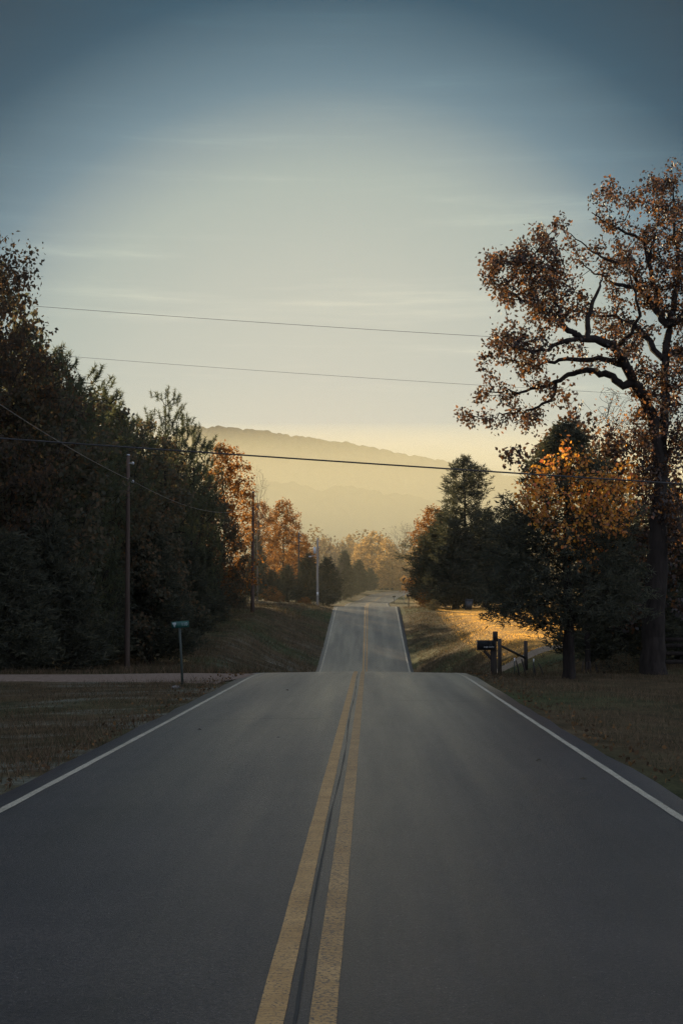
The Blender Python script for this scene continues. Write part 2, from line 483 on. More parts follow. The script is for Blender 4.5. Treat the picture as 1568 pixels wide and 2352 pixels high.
for yq, xa, xb, lb in ((24.5, -2.9, -.8, 'faint dark seam across the left lane'), (29.5, .6, 2.6, 'faint dark seam across the right lane near the crest')):
    xq = np.arange(xa, xb, .08); wq = .012 + .012 * rng.random(len(xq)); yj = yq + np.cumsum(rng.normal(0, .025, len(xq)))
    V = []
    for sg_ in (-1, 1):
        V.append(np.stack([xq, yj + sg_ * wq, np.interp(yj, CLy, CLz) - .015 * np.abs(xq + .32) + .004], -1))
    V = np.stack(V, 1).reshape(-1, 3); iq = np.arange(len(xq) - 1) * 2
    tag(mesh_np('road_crack', V, np.stack([iq, iq + 2, iq + 3, iq + 1], -1), m_j), lb, kind='structure')
# dark crack winding between the yellow stripes
k = np.where((CLy >= 5) & (CLy <= 46))[0]
yy = np.arange(5, 45.5, .12)
cw = .0045 * (1 + .9 * np.sin(yy * 1.7) * np.sin(yy * .6)) + .0015
cx_ = -.005 + .028 * np.sin(yy * .45) + .012 * np.cumsum(rng.normal(0, .3, len(yy))) / 2
cx_ = np.clip(.45 * (cx_ - np.interp(yy, yy, np.linspace(cx_[0], cx_[-1], len(yy)))), -.03, .035)
zc = np.interp(yy, CLy, CLz) + .006
V = np.stack([np.stack([-.32 + cx_ - cw, yy, zc], -1), np.stack([-.32 + cx_ + cw, yy, zc], -1)], 1).reshape(-1, 3)
ii = np.arange(len(yy) - 1) * 2
m_c = simple('tar', [(.3, (.008, .008, .009)), (.7, (.02, .02, .02))], .6, 20)
tag(mesh_np('road_crack', V, np.stack([ii, ii + 1, ii + 3, ii + 2], -1), m_c), 'dark crack running between the two yellow stripes', kind='structure')

# gravel side road and grass driveway, draped on the ground
def draped(name, path, widths, mat, lift, step=.4):
    path = np.array(path, float)
    seg = np.concatenate([[0], np.cumsum(np.linalg.norm(np.diff(path, axis=0), axis=1))])
    t = np.arange(0, seg[-1], step)
    px, py = np.interp(t, seg, path[:, 0]), np.interp(t, seg, path[:, 1])
    ker = np.ones(9) / 9
    px = np.convolve(np.pad(px, 4, 'edge'), ker, 'valid'); py = np.convolve(np.pad(py, 4, 'edge'), ker, 'valid')
    w = np.interp(t, seg, widths)
    dx, dy = np.gradient(px), np.gradient(py)
    l = np.hypot(dx, dy) + 1e-9
    K = 13
    V = []
    for j, q in enumerate(np.linspace(-.5, .5, K)):
        jit = rng.normal(0, .10, len(t)) if j in (0, K - 1) else 0
        x = px - dy / l * (w * q + jit); y = py + dx / l * (w * q + jit)
        V.append(np.stack([x, y, H(x, y) + (lift if 0 < j < K - 1 else -.03)], -1))
    V = np.stack(V, 1)
    n, mm = V.shape[:2]
    ii = np.arange(n * mm).reshape(n, mm)
    F = np.stack([ii[:-1, :-1], ii[:-1, 1:], ii[1:, 1:], ii[1:, :-1]], -1).reshape(-1, 4)
    return mesh_np(name, V.reshape(-1, 3), F, mat, smooth=True)
M['gravel'] = simple('gravel', [(.3, (.12, .088, .068)), (.55, (.19, .142, .112)), (.75, (.28, .215, .17))], .95, 8, 6, .7, 25, .1)
M['dirt'] = simple('dirt', [(.3, (.12, .09, .06)), (.7, (.24, .19, .14))], .95, 3, 6, .6, 15, .1)
o = draped('gravel_road', [(-3.0, 41.3), (-5, 41.6), (-9, 42.3), (-20, 43), (-40, 43.5), (-90, 44)], [8.5, 6.4, 5.2, 5, 5, 5], M['gravel'], .03)
tag(o, 'pinkish gravel side road joining from the left at the crest', kind='structure')
o = draped('driveway', [(3.2, 66), (5, 67), (9, 70), (14, 75), (20, 82)], [4, 3, 2.6, 2.5, 2.5], M['dirt'], .03)
tag(o, 'pale dirt driveway leaving the road on the right', kind='structure')

# ------------------------------------------------------------------ tree generator
def grow(attr, trunk, trunk_r, bf=.35, step=.5, r0=.010, expo=2.3, wob=.12, droop=0.0):
    """balanced spanning tree over the attractors. trunk: chains of points (each chain: (k,3), parent index or None)"""
    pos, par, plen = [], [], []
    minr = {}
    for ci, (pts, pi) in enumerate(trunk):
        last = pi
        for q, p in enumerate(pts):
            pos.append(np.asarray(p, float)); par.append(-1 if last is None else last)
            plen.append(0 if last is None else plen[last] + np.linalg.norm(pos[-1] - pos[last]))
            minr[len(pos) - 1] = trunk_r[ci][q]
            last = len(pos) - 1
    cap = len(pos) + len(attr) * 14 + 10
    A = np.zeros((cap, 3)); A[:len(pos)] = pos
    Lp = np.zeros(cap); Lp[:len(pos)] = plen
    par = list(par); n = len(pos)
    ok = np.ones(cap, bool)
    base_cut = A[:n, 2].min() + .12 * (attr[:, 2].max() - A[:n, 2].min())
    d0 = np.array([np.min(np.linalg.norm(A[:n] - a, axis=1)) for a in attr])
    tips = []
    for ai in np.argsort(d0):
        a = attr[ai]
        d = np.linalg.norm(A[:n] - a, axis=1)
        cost = d + bf * Lp[:n] + 1.2 * np.maximum(0, A[:n, 2] - a[2] - .3 * d) + 99 * (A[:n, 2] < base_cut)
        p = int(np.argmin(cost))
        L = d[p]
        k = max(1, min(12, int(L / step)))
        s = A[p].copy()
        bend = rng.normal(0, wob * L, 3)
        last = p
        for q in range(1, k + 1):
            t = q / k
            x = s + (a - s) * t + bend * math.sin(math.pi * t) * .6
            x[2] += (-droop) * L * math.sin(math.pi * t) * .4
            if q < k: x += rng.normal(0, .04 * min(L, 1.2), 3)
            A[n] = x; par.append(last); Lp[n] = Lp[last] + np.linalg.norm(x - A[last]); last = n; n += 1
        tips.append(last)
    A = A[:n]; par = np.array(par)
    acc = np.zeros(n); kids = np.zeros(n, int)
    for i in range(n - 1, -1, -1):
        if kids[i] == 0: acc[i] = r0 ** expo
        if par[i] >= 0:
            acc[par[i]] += acc[i]; kids[par[i]] += 1
    # children always come after their parents except at chain joints; do it twice for safety
    r = acc ** (1 / expo)
    for i, rr in minr.items(): r[i] = rr if rr > 0 else r[i]
    return A, par, r, np.array(tips)


def tubes(A, par, r, n=6):
    k = np.where(par >= 0)[0]
    p0, p1 = A[par[k]], A[k]
    d = p1 - p0; L = np.linalg.norm(d, axis=1)[:, None]; d = d / (L + 1e-9)
    # the largest child carries on the parent's ring
    big = {}
    for i in k:
        q = par[i]
        if q not in big or r[i] > r[big[q]]: big[q] = i
    cont = np.array([big[par[i]] == i for i in k])
    r1 = r[k]; r0 = np.where(cont, r[par[k]], np.minimum(r[par[k]], r1 * 1.25))
    dirn = np.zeros_like(A); dirn[k] = d
    rootk = np.where(par < 0)[0]
    for q in rootk: dirn[q] = (0, 0, 1)
    # ring direction at a node: mean of incoming and main outgoing
    nd = dirn.copy()
    for q, i in big.items(): nd[q] = nd[q] + dirn[i]
    nd /= np.linalg.norm(nd, axis=1)[:, None] + 1e-9
    d0 = np.where(cont[:, None], nd[par[k]], d); d1 = nd[k]
    def ring(c, rad, dr):
        up = np.where(np.abs(dr[:, 1:2]) < .95, np.array([[0, 1.0, 0]]), np.array([[1.0, 0, 0]]))
        x = np.cross(up, dr); x /= np.linalg.norm(x, axis=1)[:, None] + 1e-9
        y = np.cross(dr, x)
        a = np.arange(n) * 2 * math.pi / n
        return c[:, None] + rad[:, None, None] * (np.cos(a)[None, :, None] * x[:, None] + np.sin(a)[None, :, None] * y[:, None])
    V = np.concatenate([ring(p0, r0, d0), ring(p1, r1, d1)], 1)     # (e, 2n, 3)
    e = len(k)
    j = np.arange(n)
    q = np.stack([j, (j + 1) % n, n + (j + 1) % n, n + j], -1)
    F = (np.arange(e) * 2 * n)[:, None, None] + q[None]
    return V.reshape(-1, 3), F.reshape(-1, 4)


def rand_dir(n):
    v = rng.normal(0, 1, (n, 3))
    return v / (np.linalg.norm(v, axis=1)[:, None] + 1e-9)


def leaves(C, size, wid=.62, hang=.5, fold=.25):
    """folded diamond leaves hanging from points C"""
    n = len(C)
    size = np.broadcast_to(size, (n,))[:, None] * rng.uniform(.65, 1.3, (n, 1))
    t = rand_dir(n); t[:, 2] -= hang; t /= np.linalg.norm(t, axis=1)[:, None]
    s = np.cross(t, rand_dir(n)); s /= np.linalg.norm(s, axis=1)[:, None] + 1e-9
    nn = np.cross(t, s)
    w = size * wid * .5
    b = C; tip = C + t * size
    mid = C + t * size * .45
    l = mid + s * w + nn * w * fold; rr = mid - s * w + nn * w * fold
    V = np.stack([b, l, tip, rr], 1).reshape(-1, 3)
    i = np.arange(n) * 4
    return V, np.concatenate([np.stack([i, i + 1, i + 2], -1), np.stack([i, i + 2, i + 3], -1)])


def needles(C, D, size, wid=.05):
    """thin blades starting at C pointing along D"""
    n = len(C)
    s = np.cross(D, rand_dir(n)); s /= np.linalg.norm(s, axis=1)[:, None] + 1e-9
    size = np.broadcast_to(size, (n,))[:, None] * rng.uniform(.7, 1.3, (n, 1))
    V = np.stack([C - s * wid * .5, C + s * wid * .5, C + D * size], 1).reshape(-1, 3)
    i = np.arange(n) * 3
    return V, np.stack([i, i + 1, i + 2], -1)


def in_crown(n, h0, h1, prof, rad, shell=.45, lump=.25, seed=0):
    """points in a lumpy crown; prof maps 0..1 of its height to relative radius"""
    r = np.random.default_rng(seed)
    ph = r.uniform(0, 6.28, 6)
    out = []
    while len(out) < n:
        t = r.random(); a = r.uniform(0, 2 * math.pi)
        lim = prof(t) * rad * (1 + lump * (math.sin(2 * a + ph[0] + 5 * t) + .7 * math.sin(3 * a + ph[1] - 9 * t) + .6 * math.sin(5 * a + ph[2] + 17 * t)) / 1.6)
        if r.random() * rad > max(lim, 0): continue
        q = (shell + (1 - shell) * r.random()) ** .8 if r.random() < .75 else math.sqrt(r.random())
        out.append((lim * q * math.cos(a), lim * q * math.sin(a), h0 + (h1 - h0) * t))
    return np.array(out)


def trunk_chain(h, r, lean=(0, 0), k=12, wob=.12, seed=0):
    q = np.random.default_rng(seed)
    t = np.linspace(0, 1, k)
    w = np.cumsum(q.normal(0, wob, (k, 2)), 0) * t[:, None]
    pts = np.stack([lean[0] * t + w[:, 0], lean[1] * t + w[:, 1], h * t], -1)
    rad = r * (1 - .85 * t) * (1 + .55 * np.exp(-t * h / .35))
    return pts, rad


class Kind:
    """one kind of tree: a trunk mesh and a crown mesh, copied for every tree of it"""
    def __init__(s, h, trunk, crown, bark, leaf):
        s.h, s.tm, s.cm, s.bark, s.leaf = h, trunk, crown, bark, leaf


def hidden_mesh(name, V, F, mat, smooth=False):
    o = mesh_np(name, V, F, mat, None, smooth)
    me = o.data
    bpy.data.objects.remove(o)
    return me


def broadleaf(h, rad, prof, nattr, nleaf, lsize, leaf, bark='bark', seed=1, h0=.1, shell=.45, tr=.22, spread=.45, lump=.3, bf=.3):
    global rng
    rng = np.random.default_rng(seed)
    at = in_crown(nattr, h * h0, h, prof, rad, shell, lump, seed)
    pts, rr = trunk_chain(h * .82, tr, seed=seed)
    A, par, r, tips = grow(at, [(pts, None)], [rr], bf=bf)
    tv, tf = tubes(A, par, r, 6)
    tm = hidden_mesh('trunk', tv, tf, M[bark], True)
    cm = None
    if nleaf:
        per = rng.choice(tips, nleaf)
        back = par[per]
        t = rng.random((nleaf, 1)) * .8
        C = A[per] * (1 - t) + A[back] * t + rng.normal(0, spread * .5, (nleaf, 3))
        lv, lf = leaves(C, lsize)
        cm = hidden_mesh('crown', lv, lf, M[leaf])
    return Kind(h, tm, cm, bark, leaf)


def cedar(h, rad, prof, nspray, per, leaf='cedar_needle', seed=1, h0=.06, blade=.32, wid=.075, tr=.2, lump=.35, up=.55, clump=.22):
    global rng
    rng = np.random.default_rng(seed)
    at = in_crown(nspray, h * h0, h, prof, rad, .35, lump, seed)
    pts, rr = trunk_chain(h * .97, tr, wob=.05, seed=seed)
    sub = at[::4]
    A, par, r, tips = grow(sub, [(pts, None)], [rr], bf=.1, step=.7, r0=.012)
    tv, tf = tubes(A, par, r, 5)
    tm = hidden_mesh('trunk', tv, tf, M['bark'], True)
    out = at.copy(); out[:, 2] = 0; out /= np.linalg.norm(out, axis=1)[:, None] + 1e-6
    axis = out * .75 + np.array([0, 0, up]) + rng.normal(0, .25, at.shape)
    axis /= np.linalg.norm(axis, axis=1)[:, None]
    i = np.repeat(np.arange(nspray), per)
    t = rng.random((len(i), 1))
    # a tapering spray: blades leave its axis all along
    C = at[i] + axis[i] * (t - .5) * .9 + rng.normal(0, clump, (len(i), 3)) * (1.1 - t)
    D = axis[i] * .8 + rand_dir(len(i)) * .75; D /= np.linalg.norm(D, axis=1)[:, None]
    lv, lf = needles(C, D, blade, wid)
    return Kind(h, tm, hidden_mesh('crown', lv, lf, M[leaf]), 'bark', leaf)


def pine(h, rad, prof, ntuft, per, seed=1, h0=.2, blade=.24, wid=.03, tr=.2):
    global rng
    rng = np.random.default_rng(seed)
    at = in_crown(ntuft, h * h0, h, prof, rad, .5, .35, seed)
    pts, rr = trunk_chain(h * .95, tr, wob=.06, seed=seed)
    A, par, r, tips = grow(at, [(pts, None)], [rr], bf=.15, step=.6, r0=.012)
    tv, tf = tubes(A, par, r, 5)
    tm = hidden_mesh('trunk', tv, tf, M['bark'], True)
    out = at.copy(); out[:, 2] = 0; out /= np.linalg.norm(out, axis=1)[:, None] + 1e-6
    axis = out * .35 + np.array([0, 0, 1.0]) + rng.normal(0, .2, at.shape); axis /= np.linalg.norm(axis, axis=1)[:, None]
    i = np.repeat(np.arange(len(at)), per)
    t = rng.random((len(i), 1))
    C = at[i] + axis[i] * (t * .55 - .15)
    D = axis[i] * .55 + rand_dir(len(i)); D /= np.linalg.norm(D, axis=1)[:, None]
    lv, lf = needles(C, D, blade, wid)
    return Kind(h, tm, hidden_mesh('crown', lv, lf, M['pine_needle']), 'bark', 'pine_needle')


dome = lambda t: max(0, math.sin(math.pi * min(1, .18 + .82 * t) ** .85)) ** .6
cone = lambda t: max(.02, (1 - t)) ** .8 * min(1, (t + .05) / .12)
column = lambda t: min(1, (t + .08) / .2) * min(1, max(0, (1 - t)) / .3) ** .55
pinep = lambda t: min(1, .5 + t) * min(1, (1.03 - t) / .3) ** .6
K = {}
K['wood_a'] = broadleaf(15, 4.2, column, 520, 17000, .26, 'wood_leaf', seed=11, h0=.03)
K['wood_b'] = broadleaf(15, 3.6, dome, 520, 17000, .24, 'wood_leaf', seed=12, h0=.04)
K['wood_oak'] = broadleaf(15, 4.3, lambda t: min(1, (t + .08) / .2) * min(1, max(0, 1.0 - t) / .13) ** .5, 620, 26000, .16, 'dry_leaf', seed=13, h0=.12)
K['pine'] = pine(16, 3.3, pinep, 560, 46, seed=14, wid=.04, blade=.27)
K['pine_b'] = pine(15, 3.6, pinep, 720, 46, seed=15, h0=.08, wid=.04, blade=.27)
K['rust'] = broadleaf(15, 3.0, column, 480, 12000, .24, 'rust_leaf', seed=16, h0=.06, shell=.3)
K['amber'] = broadleaf(12, 4.6, dome, 420, 10000, .34, 'amber_leaf', seed=17, h0=.05)
K['bare'] = broadleaf(14, 3.6, lambda t: .25 + .75 * t if t < .8 else 1.2 * max(0, 1 - t) / .24, 420, 0, .2, 'rust_leaf', 'grey_bark', seed=18, h0=.3, tr=.18)
K['cedar'] = cedar(9, 2.4, lambda t: min(1, (t + .1) / .2) * max(.04, 1 - t) ** .6, 900, 22, seed=19)
K['tall_cedar'] = cedar(15, 3.9, lambda t: min(1, (t + .05) / .12) * min(1, (1 - t) * 9 + .06) * (.30 + .70 * max(0, 1 - t)), 1250, 22, seed=20, lump=.75, blade=.34, clump=.18)
K['shrub'] = broadleaf(2.6, 1.7, dome, 160, 4200, .13, 'wood_leaf', seed=21, h0=.02, tr=.05, spread=.3)
K['rust_shrub'] = broadleaf(2.4, 1.5, dome, 140, 2600, .12, 'rust_leaf', seed=22, h0=.02, tr=.04, spread=.3)


def plant(name, kind, u, vtop, d, label, cat='tree', wide=1.0, rz=0.0, group=None, top=None, x=None):
    k = K[kind]
    bx = P(u, vtop, d) if x is None else np.array([x, d, top])
    z0 = Hs(bx[0], bx[1]) - .05
    hh = (bx[2] - z0)
    s = hh / k.h
    w = wide * (s ** .5 if wide > 0 else 1)
    o = empty(name, (bx[0], bx[1], z0), rz, (w, w, s))
    tag(o, label, cat, group)
    t = bpy.data.objects.new('trunk', k.tm); COL.objects.link(t); t.parent = o
    if k.cm:
        c = bpy.data.objects.new('crown', k.cm); COL.objects.link(c); c.parent = o
    return o


# ---- left woodland edge
LW = 'trees of the dark wood on the left'
plant('oak_tree', 'wood_oak', -125, 505, 52, 'tallest dark oak on the left edge with sparse dry brown leaves at its top', wide=.9, group=LW)
plant('oak_tree', 'wood_a', 20, 770, 55, 'dark leafy tree right of the tallest oak, its top between the two upper wires', wide=.9, rz=1, group=LW)
plant('broadleaf_tree', 'wood_b', -20, 575, 60, 'dark crowned tree right behind the tallest oak at the left edge', wide=.95, rz=2.2, group=LW)
plant('pine_tree', 'pine_b', 95, 795, 60, 'bushy pine whose tip touches the left end of the middle wire', wide=.95, rz=2, group=LW)
plant('pine_tree', 'pine_b', 178, 845, 66, 'bushy pine with pointed tip between the wires and the utility pole', wide=.95, rz=4.1, group=LW)
plant('broadleaf_tree', 'wood_b', 245, 915, 73, 'round dark tree with gold rimmed leaves left of the tallest utility pole', wide=1.0, rz=.6, group=LW)
plant('broadleaf_tree', 'wood_a', 310, 960, 80, 'dark leafy tree directly behind the nearest utility pole', wide=.9, rz=2.5, group=LW)
plant('pine_tree', 'pine', 378, 905, 88, 'open topped pine standing clear above the dark wood', wide=.85, rz=.4, group=LW)
plant('pine_tree', 'pine_b', 440, 985, 97, 'dark pine at the right foot of the open topped pine', wide=.72, rz=5, group=LW)
plant('broadleaf_tree', 'rust', 514, 1012, 118, 'tall narrow tree with rusty brown leaves where the dark wood ends', wide=.95, rz=0, group=LW)
plant('broadleaf_tree', 'wood_a', 490, 1130, 108, 'low dark tree under the tall narrow rusty tree', wide=.75, rz=3.3, group=LW)
# ground-hugging growth that closes the wood towards the field
for i, (u, vt, d, k, lb) in enumerate([
        (20, 1230, 50, 'cedar', 'dark cedar filling the wood edge at the far left behind the gravel road'),
        (110, 1190, 53, 'cedar', 'dark cedar behind the gravel road, second from the left picture edge'),
        (200, 1200, 69, 'cedar', 'dark cedar left of the nearest utility pole'),
        (345, 1215, 74, 'cedar', 'dark cedar just right of the nearest utility pole'),
        (405, 1235, 86, 'cedar', 'dark cedar behind the green road sign'),
        (455, 1260, 98, 'cedar', 'dark cedar at the corner of the wood beside the brown field'),
        (590, 1235, 204, 'cedar', 'slim dark cedar behind the second utility pole'),
        (545, 1290, 128, 'shrub', 'dark bush under the narrow rusty tree')]):
    plant('cedar_tree' if k == 'cedar' else 'shrub', k, u, vt, d, lb, 'tree' if k == 'cedar' else 'bush', wide=1.15 if u < 500 else .75, rz=i * 1.3, group=LW)
# second row of the wood, seen through the gaps
for i, (x, y, top, k) in enumerate([(-19, 62, 14.5, 'wood_b'), (-20, 76, 15.5, 'wood_b'), (-20, 91, 16.8, 'wood_b'), (-19, 106, 16.8, 'wood_b'), (-18, 122, 17.2, 'wood_b'), (-22, 50, 14, 'wood_a'), (-16.5, 70, 14.8, 'wood_b'), (-16.5, 84, 15.3, 'wood_b'), (-16.5, 100, 15.6, 'wood_b'), (-16, 114, 15, 'wood_a')]):
    lb = ['dark tree deep in the wood behind the bushy pine', 'dark tree deep in the wood behind the nearest utility pole', 'dark tree deep in the wood behind the open topped pine', 'dark tree deep in the wood behind the corner cedar', 'dark tree behind the narrow rusty tree', 'dark tree behind the tallest oak at the left edge', 'dark tree in the second row left of the nearest utility pole', 'dark tree in the second row right of the nearest utility pole', 'dark tree in the second row below the open topped pine', 'dark tree in the second row left of the narrow rusty tree'][i]
    plant('broadleaf_tree', k, 0, 0, y, lb, wide=1.1, rz=i, group=LW, top=top, x=x)
# trees west of the road beyond the picture's left edge, and an unseen row added behind the wood: they shade road and banks
for i, (x, y, top, k) in enumerate([(-17, 6, 13, 'wood_a'), (-18, 13, 14, 'wood_b'), (-17, 20, 13.5, 'wood_a'), (-19, 27, 14, 'wood_b'), (-18, 34, 13.5, 'wood_a'), (-25, 31, 14, 'wood_b'), (-25, 17, 14, 'wood_a'), (-16.5, 10, 10, 'cedar'), (-16.5, 17, 10.5, 'cedar'), (-16.5, 24, 10, 'cedar'), (-16.5, 31, 11, 'cedar'), (-21, 14, 12, 'cedar'), (-21, 22, 12, 'cedar'), (-27, 57, 16, 'cedar'), (-31, 64, 17, 'cedar'), (-26, 68, 17, 'cedar'), (-35, 74, 17, 'cedar'), (-29, 78, 17, 'cedar'), (-23, 55, 14, 'cedar')]):  # dense cedars added to close sun gaps over the near road
    plant('broadleaf_tree', k, 0, 0, y, 'unseen dark tree continuing the wood past the left picture edge for shade', wide=1.5 if k == 'cedar' else 1.1, rz=i * 1.1, group='trees left of the picture', top=top, x=x)
for i, (x, y) in enumerate([(-24, 132), (-27, 143), (-25, 154), (-28, 165), (-25, 176), (-27, 188), (-25, 200), (-28, 212)]):  # unseen row, heights set to shade the banks but not the lawn
    plant('broadleaf_tree', 'wood_a' if i % 2 else 'wood_b', 0, 0, y, 'unseen tree added behind the dark wood to shade the banks', wide=1.2, rz=i * .9, group='added shade trees behind the wood', top=12.4 + .8 * (i % 3), x=x)
plant('bare_tree', 'bare', 592, 1066, 200, 'leafless pale tree rising behind the second utility pole', wide=.5, rz=1)
LO = 'autumn trees beside the left field'
plant('broadleaf_tree', 'rust', 598, 1148, 212, 'rusty orange tree right behind the leafless tree', wide=1.0, rz=2, group=LO)
plant('broadleaf_tree', 'rust', 652, 1143, 218, 'rusty orange tree left of the thin third utility pole', wide=1.05, rz=4, group=LO)
plant('broadleaf_tree', 'rust', 690, 1222, 222, 'small rusty tree behind the thin third utility pole', wide=.95, rz=5, group=LO)
plant('bare_tree', 'bare', 738, 1222, 232, 'thin leafless tree behind the pale transformer pole', wide=.9, rz=2)
plant('bare_tree', 'bare', 775, 1245, 250, 'thin leafless tree right of the pale transformer pole', wide=.8, rz=3)
LH = 'row of dark cedars along the left of the road'
for i, (u, vt, d, lb) in enumerate([
        (708, 1275, 196, 'dark cedar between the third utility pole and the transformer pole'), (752, 1283, 210, 'dark cedar just right of the transformer pole'),
        (790, 1268, 262, 'tallest dark cedar of the row along the road'), (824, 1288, 285, 'dark cedar third from the end of the row by the bend'),
        (850, 1306, 308, 'dark green cedar near the road bend'), (882, 1332, 335, 'low dark cedar at the end of the row by the bend'),
        (660, 1300, 210, 'dark cedar under the rusty orange trees'), (625, 1310, 205, 'dark cedar at the foot of the rusty trees near the field')]):
    plant('cedar_tree', 'cedar', u, vt, d, lb, wide=1.15, rz=i * 2.1, group=LH)
for i, (u, vt, d, lb) in enumerate([(640, 1362, 196, 'orange lit bush at the edge of the field near the third pole'), (700, 1370, 192, 'orange low bush in place of a sunlit ground patch between the thin poles'), (624, 1345, 198, 'rust coloured bush below the rusty orange trees')]):  # the middle bush stands for a patch of sunlit ground
    plant('shrub', 'rust_shrub', u, vt, d, lb, 'bush', rz=i, group='rusty bushes along the left field')

# ---- right of the road, middle distance
plant('cedar_tree', 'tall_cedar', 1068, 1050, 160, 'tall ragged cedar on the right beyond the lawn', wide=1.35, rz=.3)
plant('broadleaf_tree', 'rust', 992, 1158, 172, 'rusty orange tree leaning out left of the tall cedar', wide=1.0, rz=1.2)
plant('cedar_tree', 'cedar', 1000, 1215, 166, 'broad dark cedar below the rusty tree, beside the mailboxes', wide=1.35, rz=2.2)
plant('cedar_tree', 'cedar', 1045, 1200, 156, 'broad dark cedar behind the trash bin, at the foot of the tall one', wide=1.5, rz=3.2)
plant('cedar_tree', 'cedar', 1112, 1180, 170, 'dark cedar right of the trash bin', wide=1.5, rz=5.2)
plant('shrub', 'shrub', 994, 1377, 142, 'small round dark bush on the edge of the sunny lawn', 'bush', wide=.62)
plant('shrub', 'rust_shrub', 985, 1345, 160, 'rusty bush under the broad dark cedar near the mailboxes', 'bush', wide=1.0)
plant('bare_tree', 'bare', 925, 1195, 345, 'leafless tree behind the bend left of the rusty tree', wide=1.3, rz=.5)
plant('bare_tree', 'bare', 958, 1190, 350, 'leafless tree behind the bend, half hidden by the rusty tree', wide=1.2, rz=2.5)
FA = 'amber trees beyond the bend'
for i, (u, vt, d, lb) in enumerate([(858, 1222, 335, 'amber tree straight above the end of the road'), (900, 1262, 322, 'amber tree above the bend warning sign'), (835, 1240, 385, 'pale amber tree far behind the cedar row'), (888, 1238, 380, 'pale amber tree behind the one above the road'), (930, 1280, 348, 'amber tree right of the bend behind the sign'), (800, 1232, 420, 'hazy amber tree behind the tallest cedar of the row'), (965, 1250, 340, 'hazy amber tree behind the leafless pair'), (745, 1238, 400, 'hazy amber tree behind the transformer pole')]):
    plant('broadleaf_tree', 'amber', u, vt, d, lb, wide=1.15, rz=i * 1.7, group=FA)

# ---- right foreground group
def unit_tree(name, root_xy, label, cat, A, par, r, sides, lv, lf, bark, leaf):
    z0 = Hs(*root_xy)
    o = empty(name, (root_xy[0], root_xy[1], z0))
    tag(o, label, cat)
    off = np.array([root_xy[0], root_xy[1], z0])
    tv, tf = tubes(A, par, r, sides)
    mesh_np('trunk', tv - off, tf, M[bark], o, True)
    mesh_np('crown', lv - off, lf, M[leaf], o)
    return o


rng = np.random.default_rng(31)
OD = 45.0
def OK(cx, cy, dd=0.0):                     # oak limbs, measured on an enlarged view of the tree
    return P(994 + cx * .3662, 344.5 + cy * .3662, OD + dd)
def smooth_chain(pts, n=3):
    pts = np.array(pts); t = np.arange(len(pts)); tt = np.linspace(0, len(pts) - 1, (len(pts) - 1) * n + 1)
    out = np.stack([np.interp(tt, t, pts[:, i]) for i in range(3)], -1)
    for _ in range(2): out[1:-1] = .25 * out[:-2] + .5 * out[1:-1] + .25 * out[2:]
    return out + np.concatenate([[[0, 0, 0]], rng.normal(0, .03, (len(out) - 1, 3))])
base = P(1499, 1548, OD); base[2] = Hs(base[0], OD) - .1
tr = smooth_chain([base, P(1499, 1500, OD), P(1503, 1400, OD), P(1510, 1250, OD), P(1518, 1100, OD), OK(1450, 1700), OK(1452, 1500), OK(1455, 1290), OK(1475, 1100, .2), OK(1510, 950, .4), OK(1545, 800, .5), OK(1530, 600, .5), OK(1500, 400, .6), OK(1510, 220, .6)])
trr = np.interp(np.linspace(0, 1, len(tr)), [0, .03, .1, .2, .27, .33, .5, .65, .8, 1], [.52, .42, .37, .35, .24, .15, .135, .11, .07, .02])
chains, rads = [(tr, None)], [trr]
def near(p):
    pts = np.concatenate([c[0] for c in chains])
    return int(np.argmin(np.linalg.norm(pts - p, axis=1)))
def limb(spec, r_a, r_b):
    pts = smooth_chain([OK(*s) for s in spec])
    chains.append((pts, near(pts[0])))
    rads.append(np.linspace(r_a, r_b, len(pts)))
limb([(1403, 2420), (1425, 2150, -.1), (1415, 1880, -.2), (1365, 1640, -.3), (1290, 1500, -.7), (1200, 1350, -1.1), (1150, 1250, -1.4), (1050, 1190, -1.7), (930, 1175, -2), (880, 1150, -2.1), (800, 1090, -2.2), (700, 1010, -2.4), (600, 960, -2.6), (480, 900, -2.6), (400, 850, -2.7)], .23, .022)
limb([(930, 1175, -2), (800, 1210, -2.3), (720, 1240, -2.5), (640, 1265, -2.7), (540, 1245, -2.9), (430, 1230, -3)], .08, .015)
limb([(1190, 1480, -.9), (1120, 1420, -.6), (1020, 1385, -.3), (930, 1380, 0), (840, 1410, .2), (770, 1460, .3), (650, 1490, .4), (540, 1510, .5), (430, 1530, .5), (330, 1510, .6)], .13, .014)
limb([(770, 1460, .3), (760, 1530, .2), (720, 1580, .1), (620, 1630, 0), (540, 1650, -.1), (460, 1645, -.1), (400, 1665, -.2), (330, 1690, -.2), (200, 1660, -.3)], .055, .01)
limb([(1200, 1350, -1.1), (1060, 1310, -.9), (960, 1300, -.7), (820, 1320, -.7), (740, 1320, -.6), (650, 1360, -.5), (560, 1330, -.5), (450, 1310, -.5)], .10, .014)
limb([(960, 1180, -1.9), (970, 1050, -1.6), (1000, 950, -1.3), (1050, 850, -1.2), (1060, 790, -1.1)], .10, .02)
limb([(1430, 1300, 0), (1320, 1150, .8), (1240, 1080, 1.1), (1130, 1040, 1.3), (990, 1040, 1.5)], .12, .03)
limb([(1470, 1100, .2), (1400, 1010, .6), (1340, 930, .9), (1290, 870, 1), (1190, 850, 1.2), (1100, 830, 1.3), (1050, 780, 1.4), (960, 740, 1.5)], .13, .02)
limb([(1290, 870, 1), (1240, 740, .8), (1170, 700, .7), (1080, 700, .6), (1000, 640, .5), (930, 590, .4), (830, 500, .3)], .07, .012)
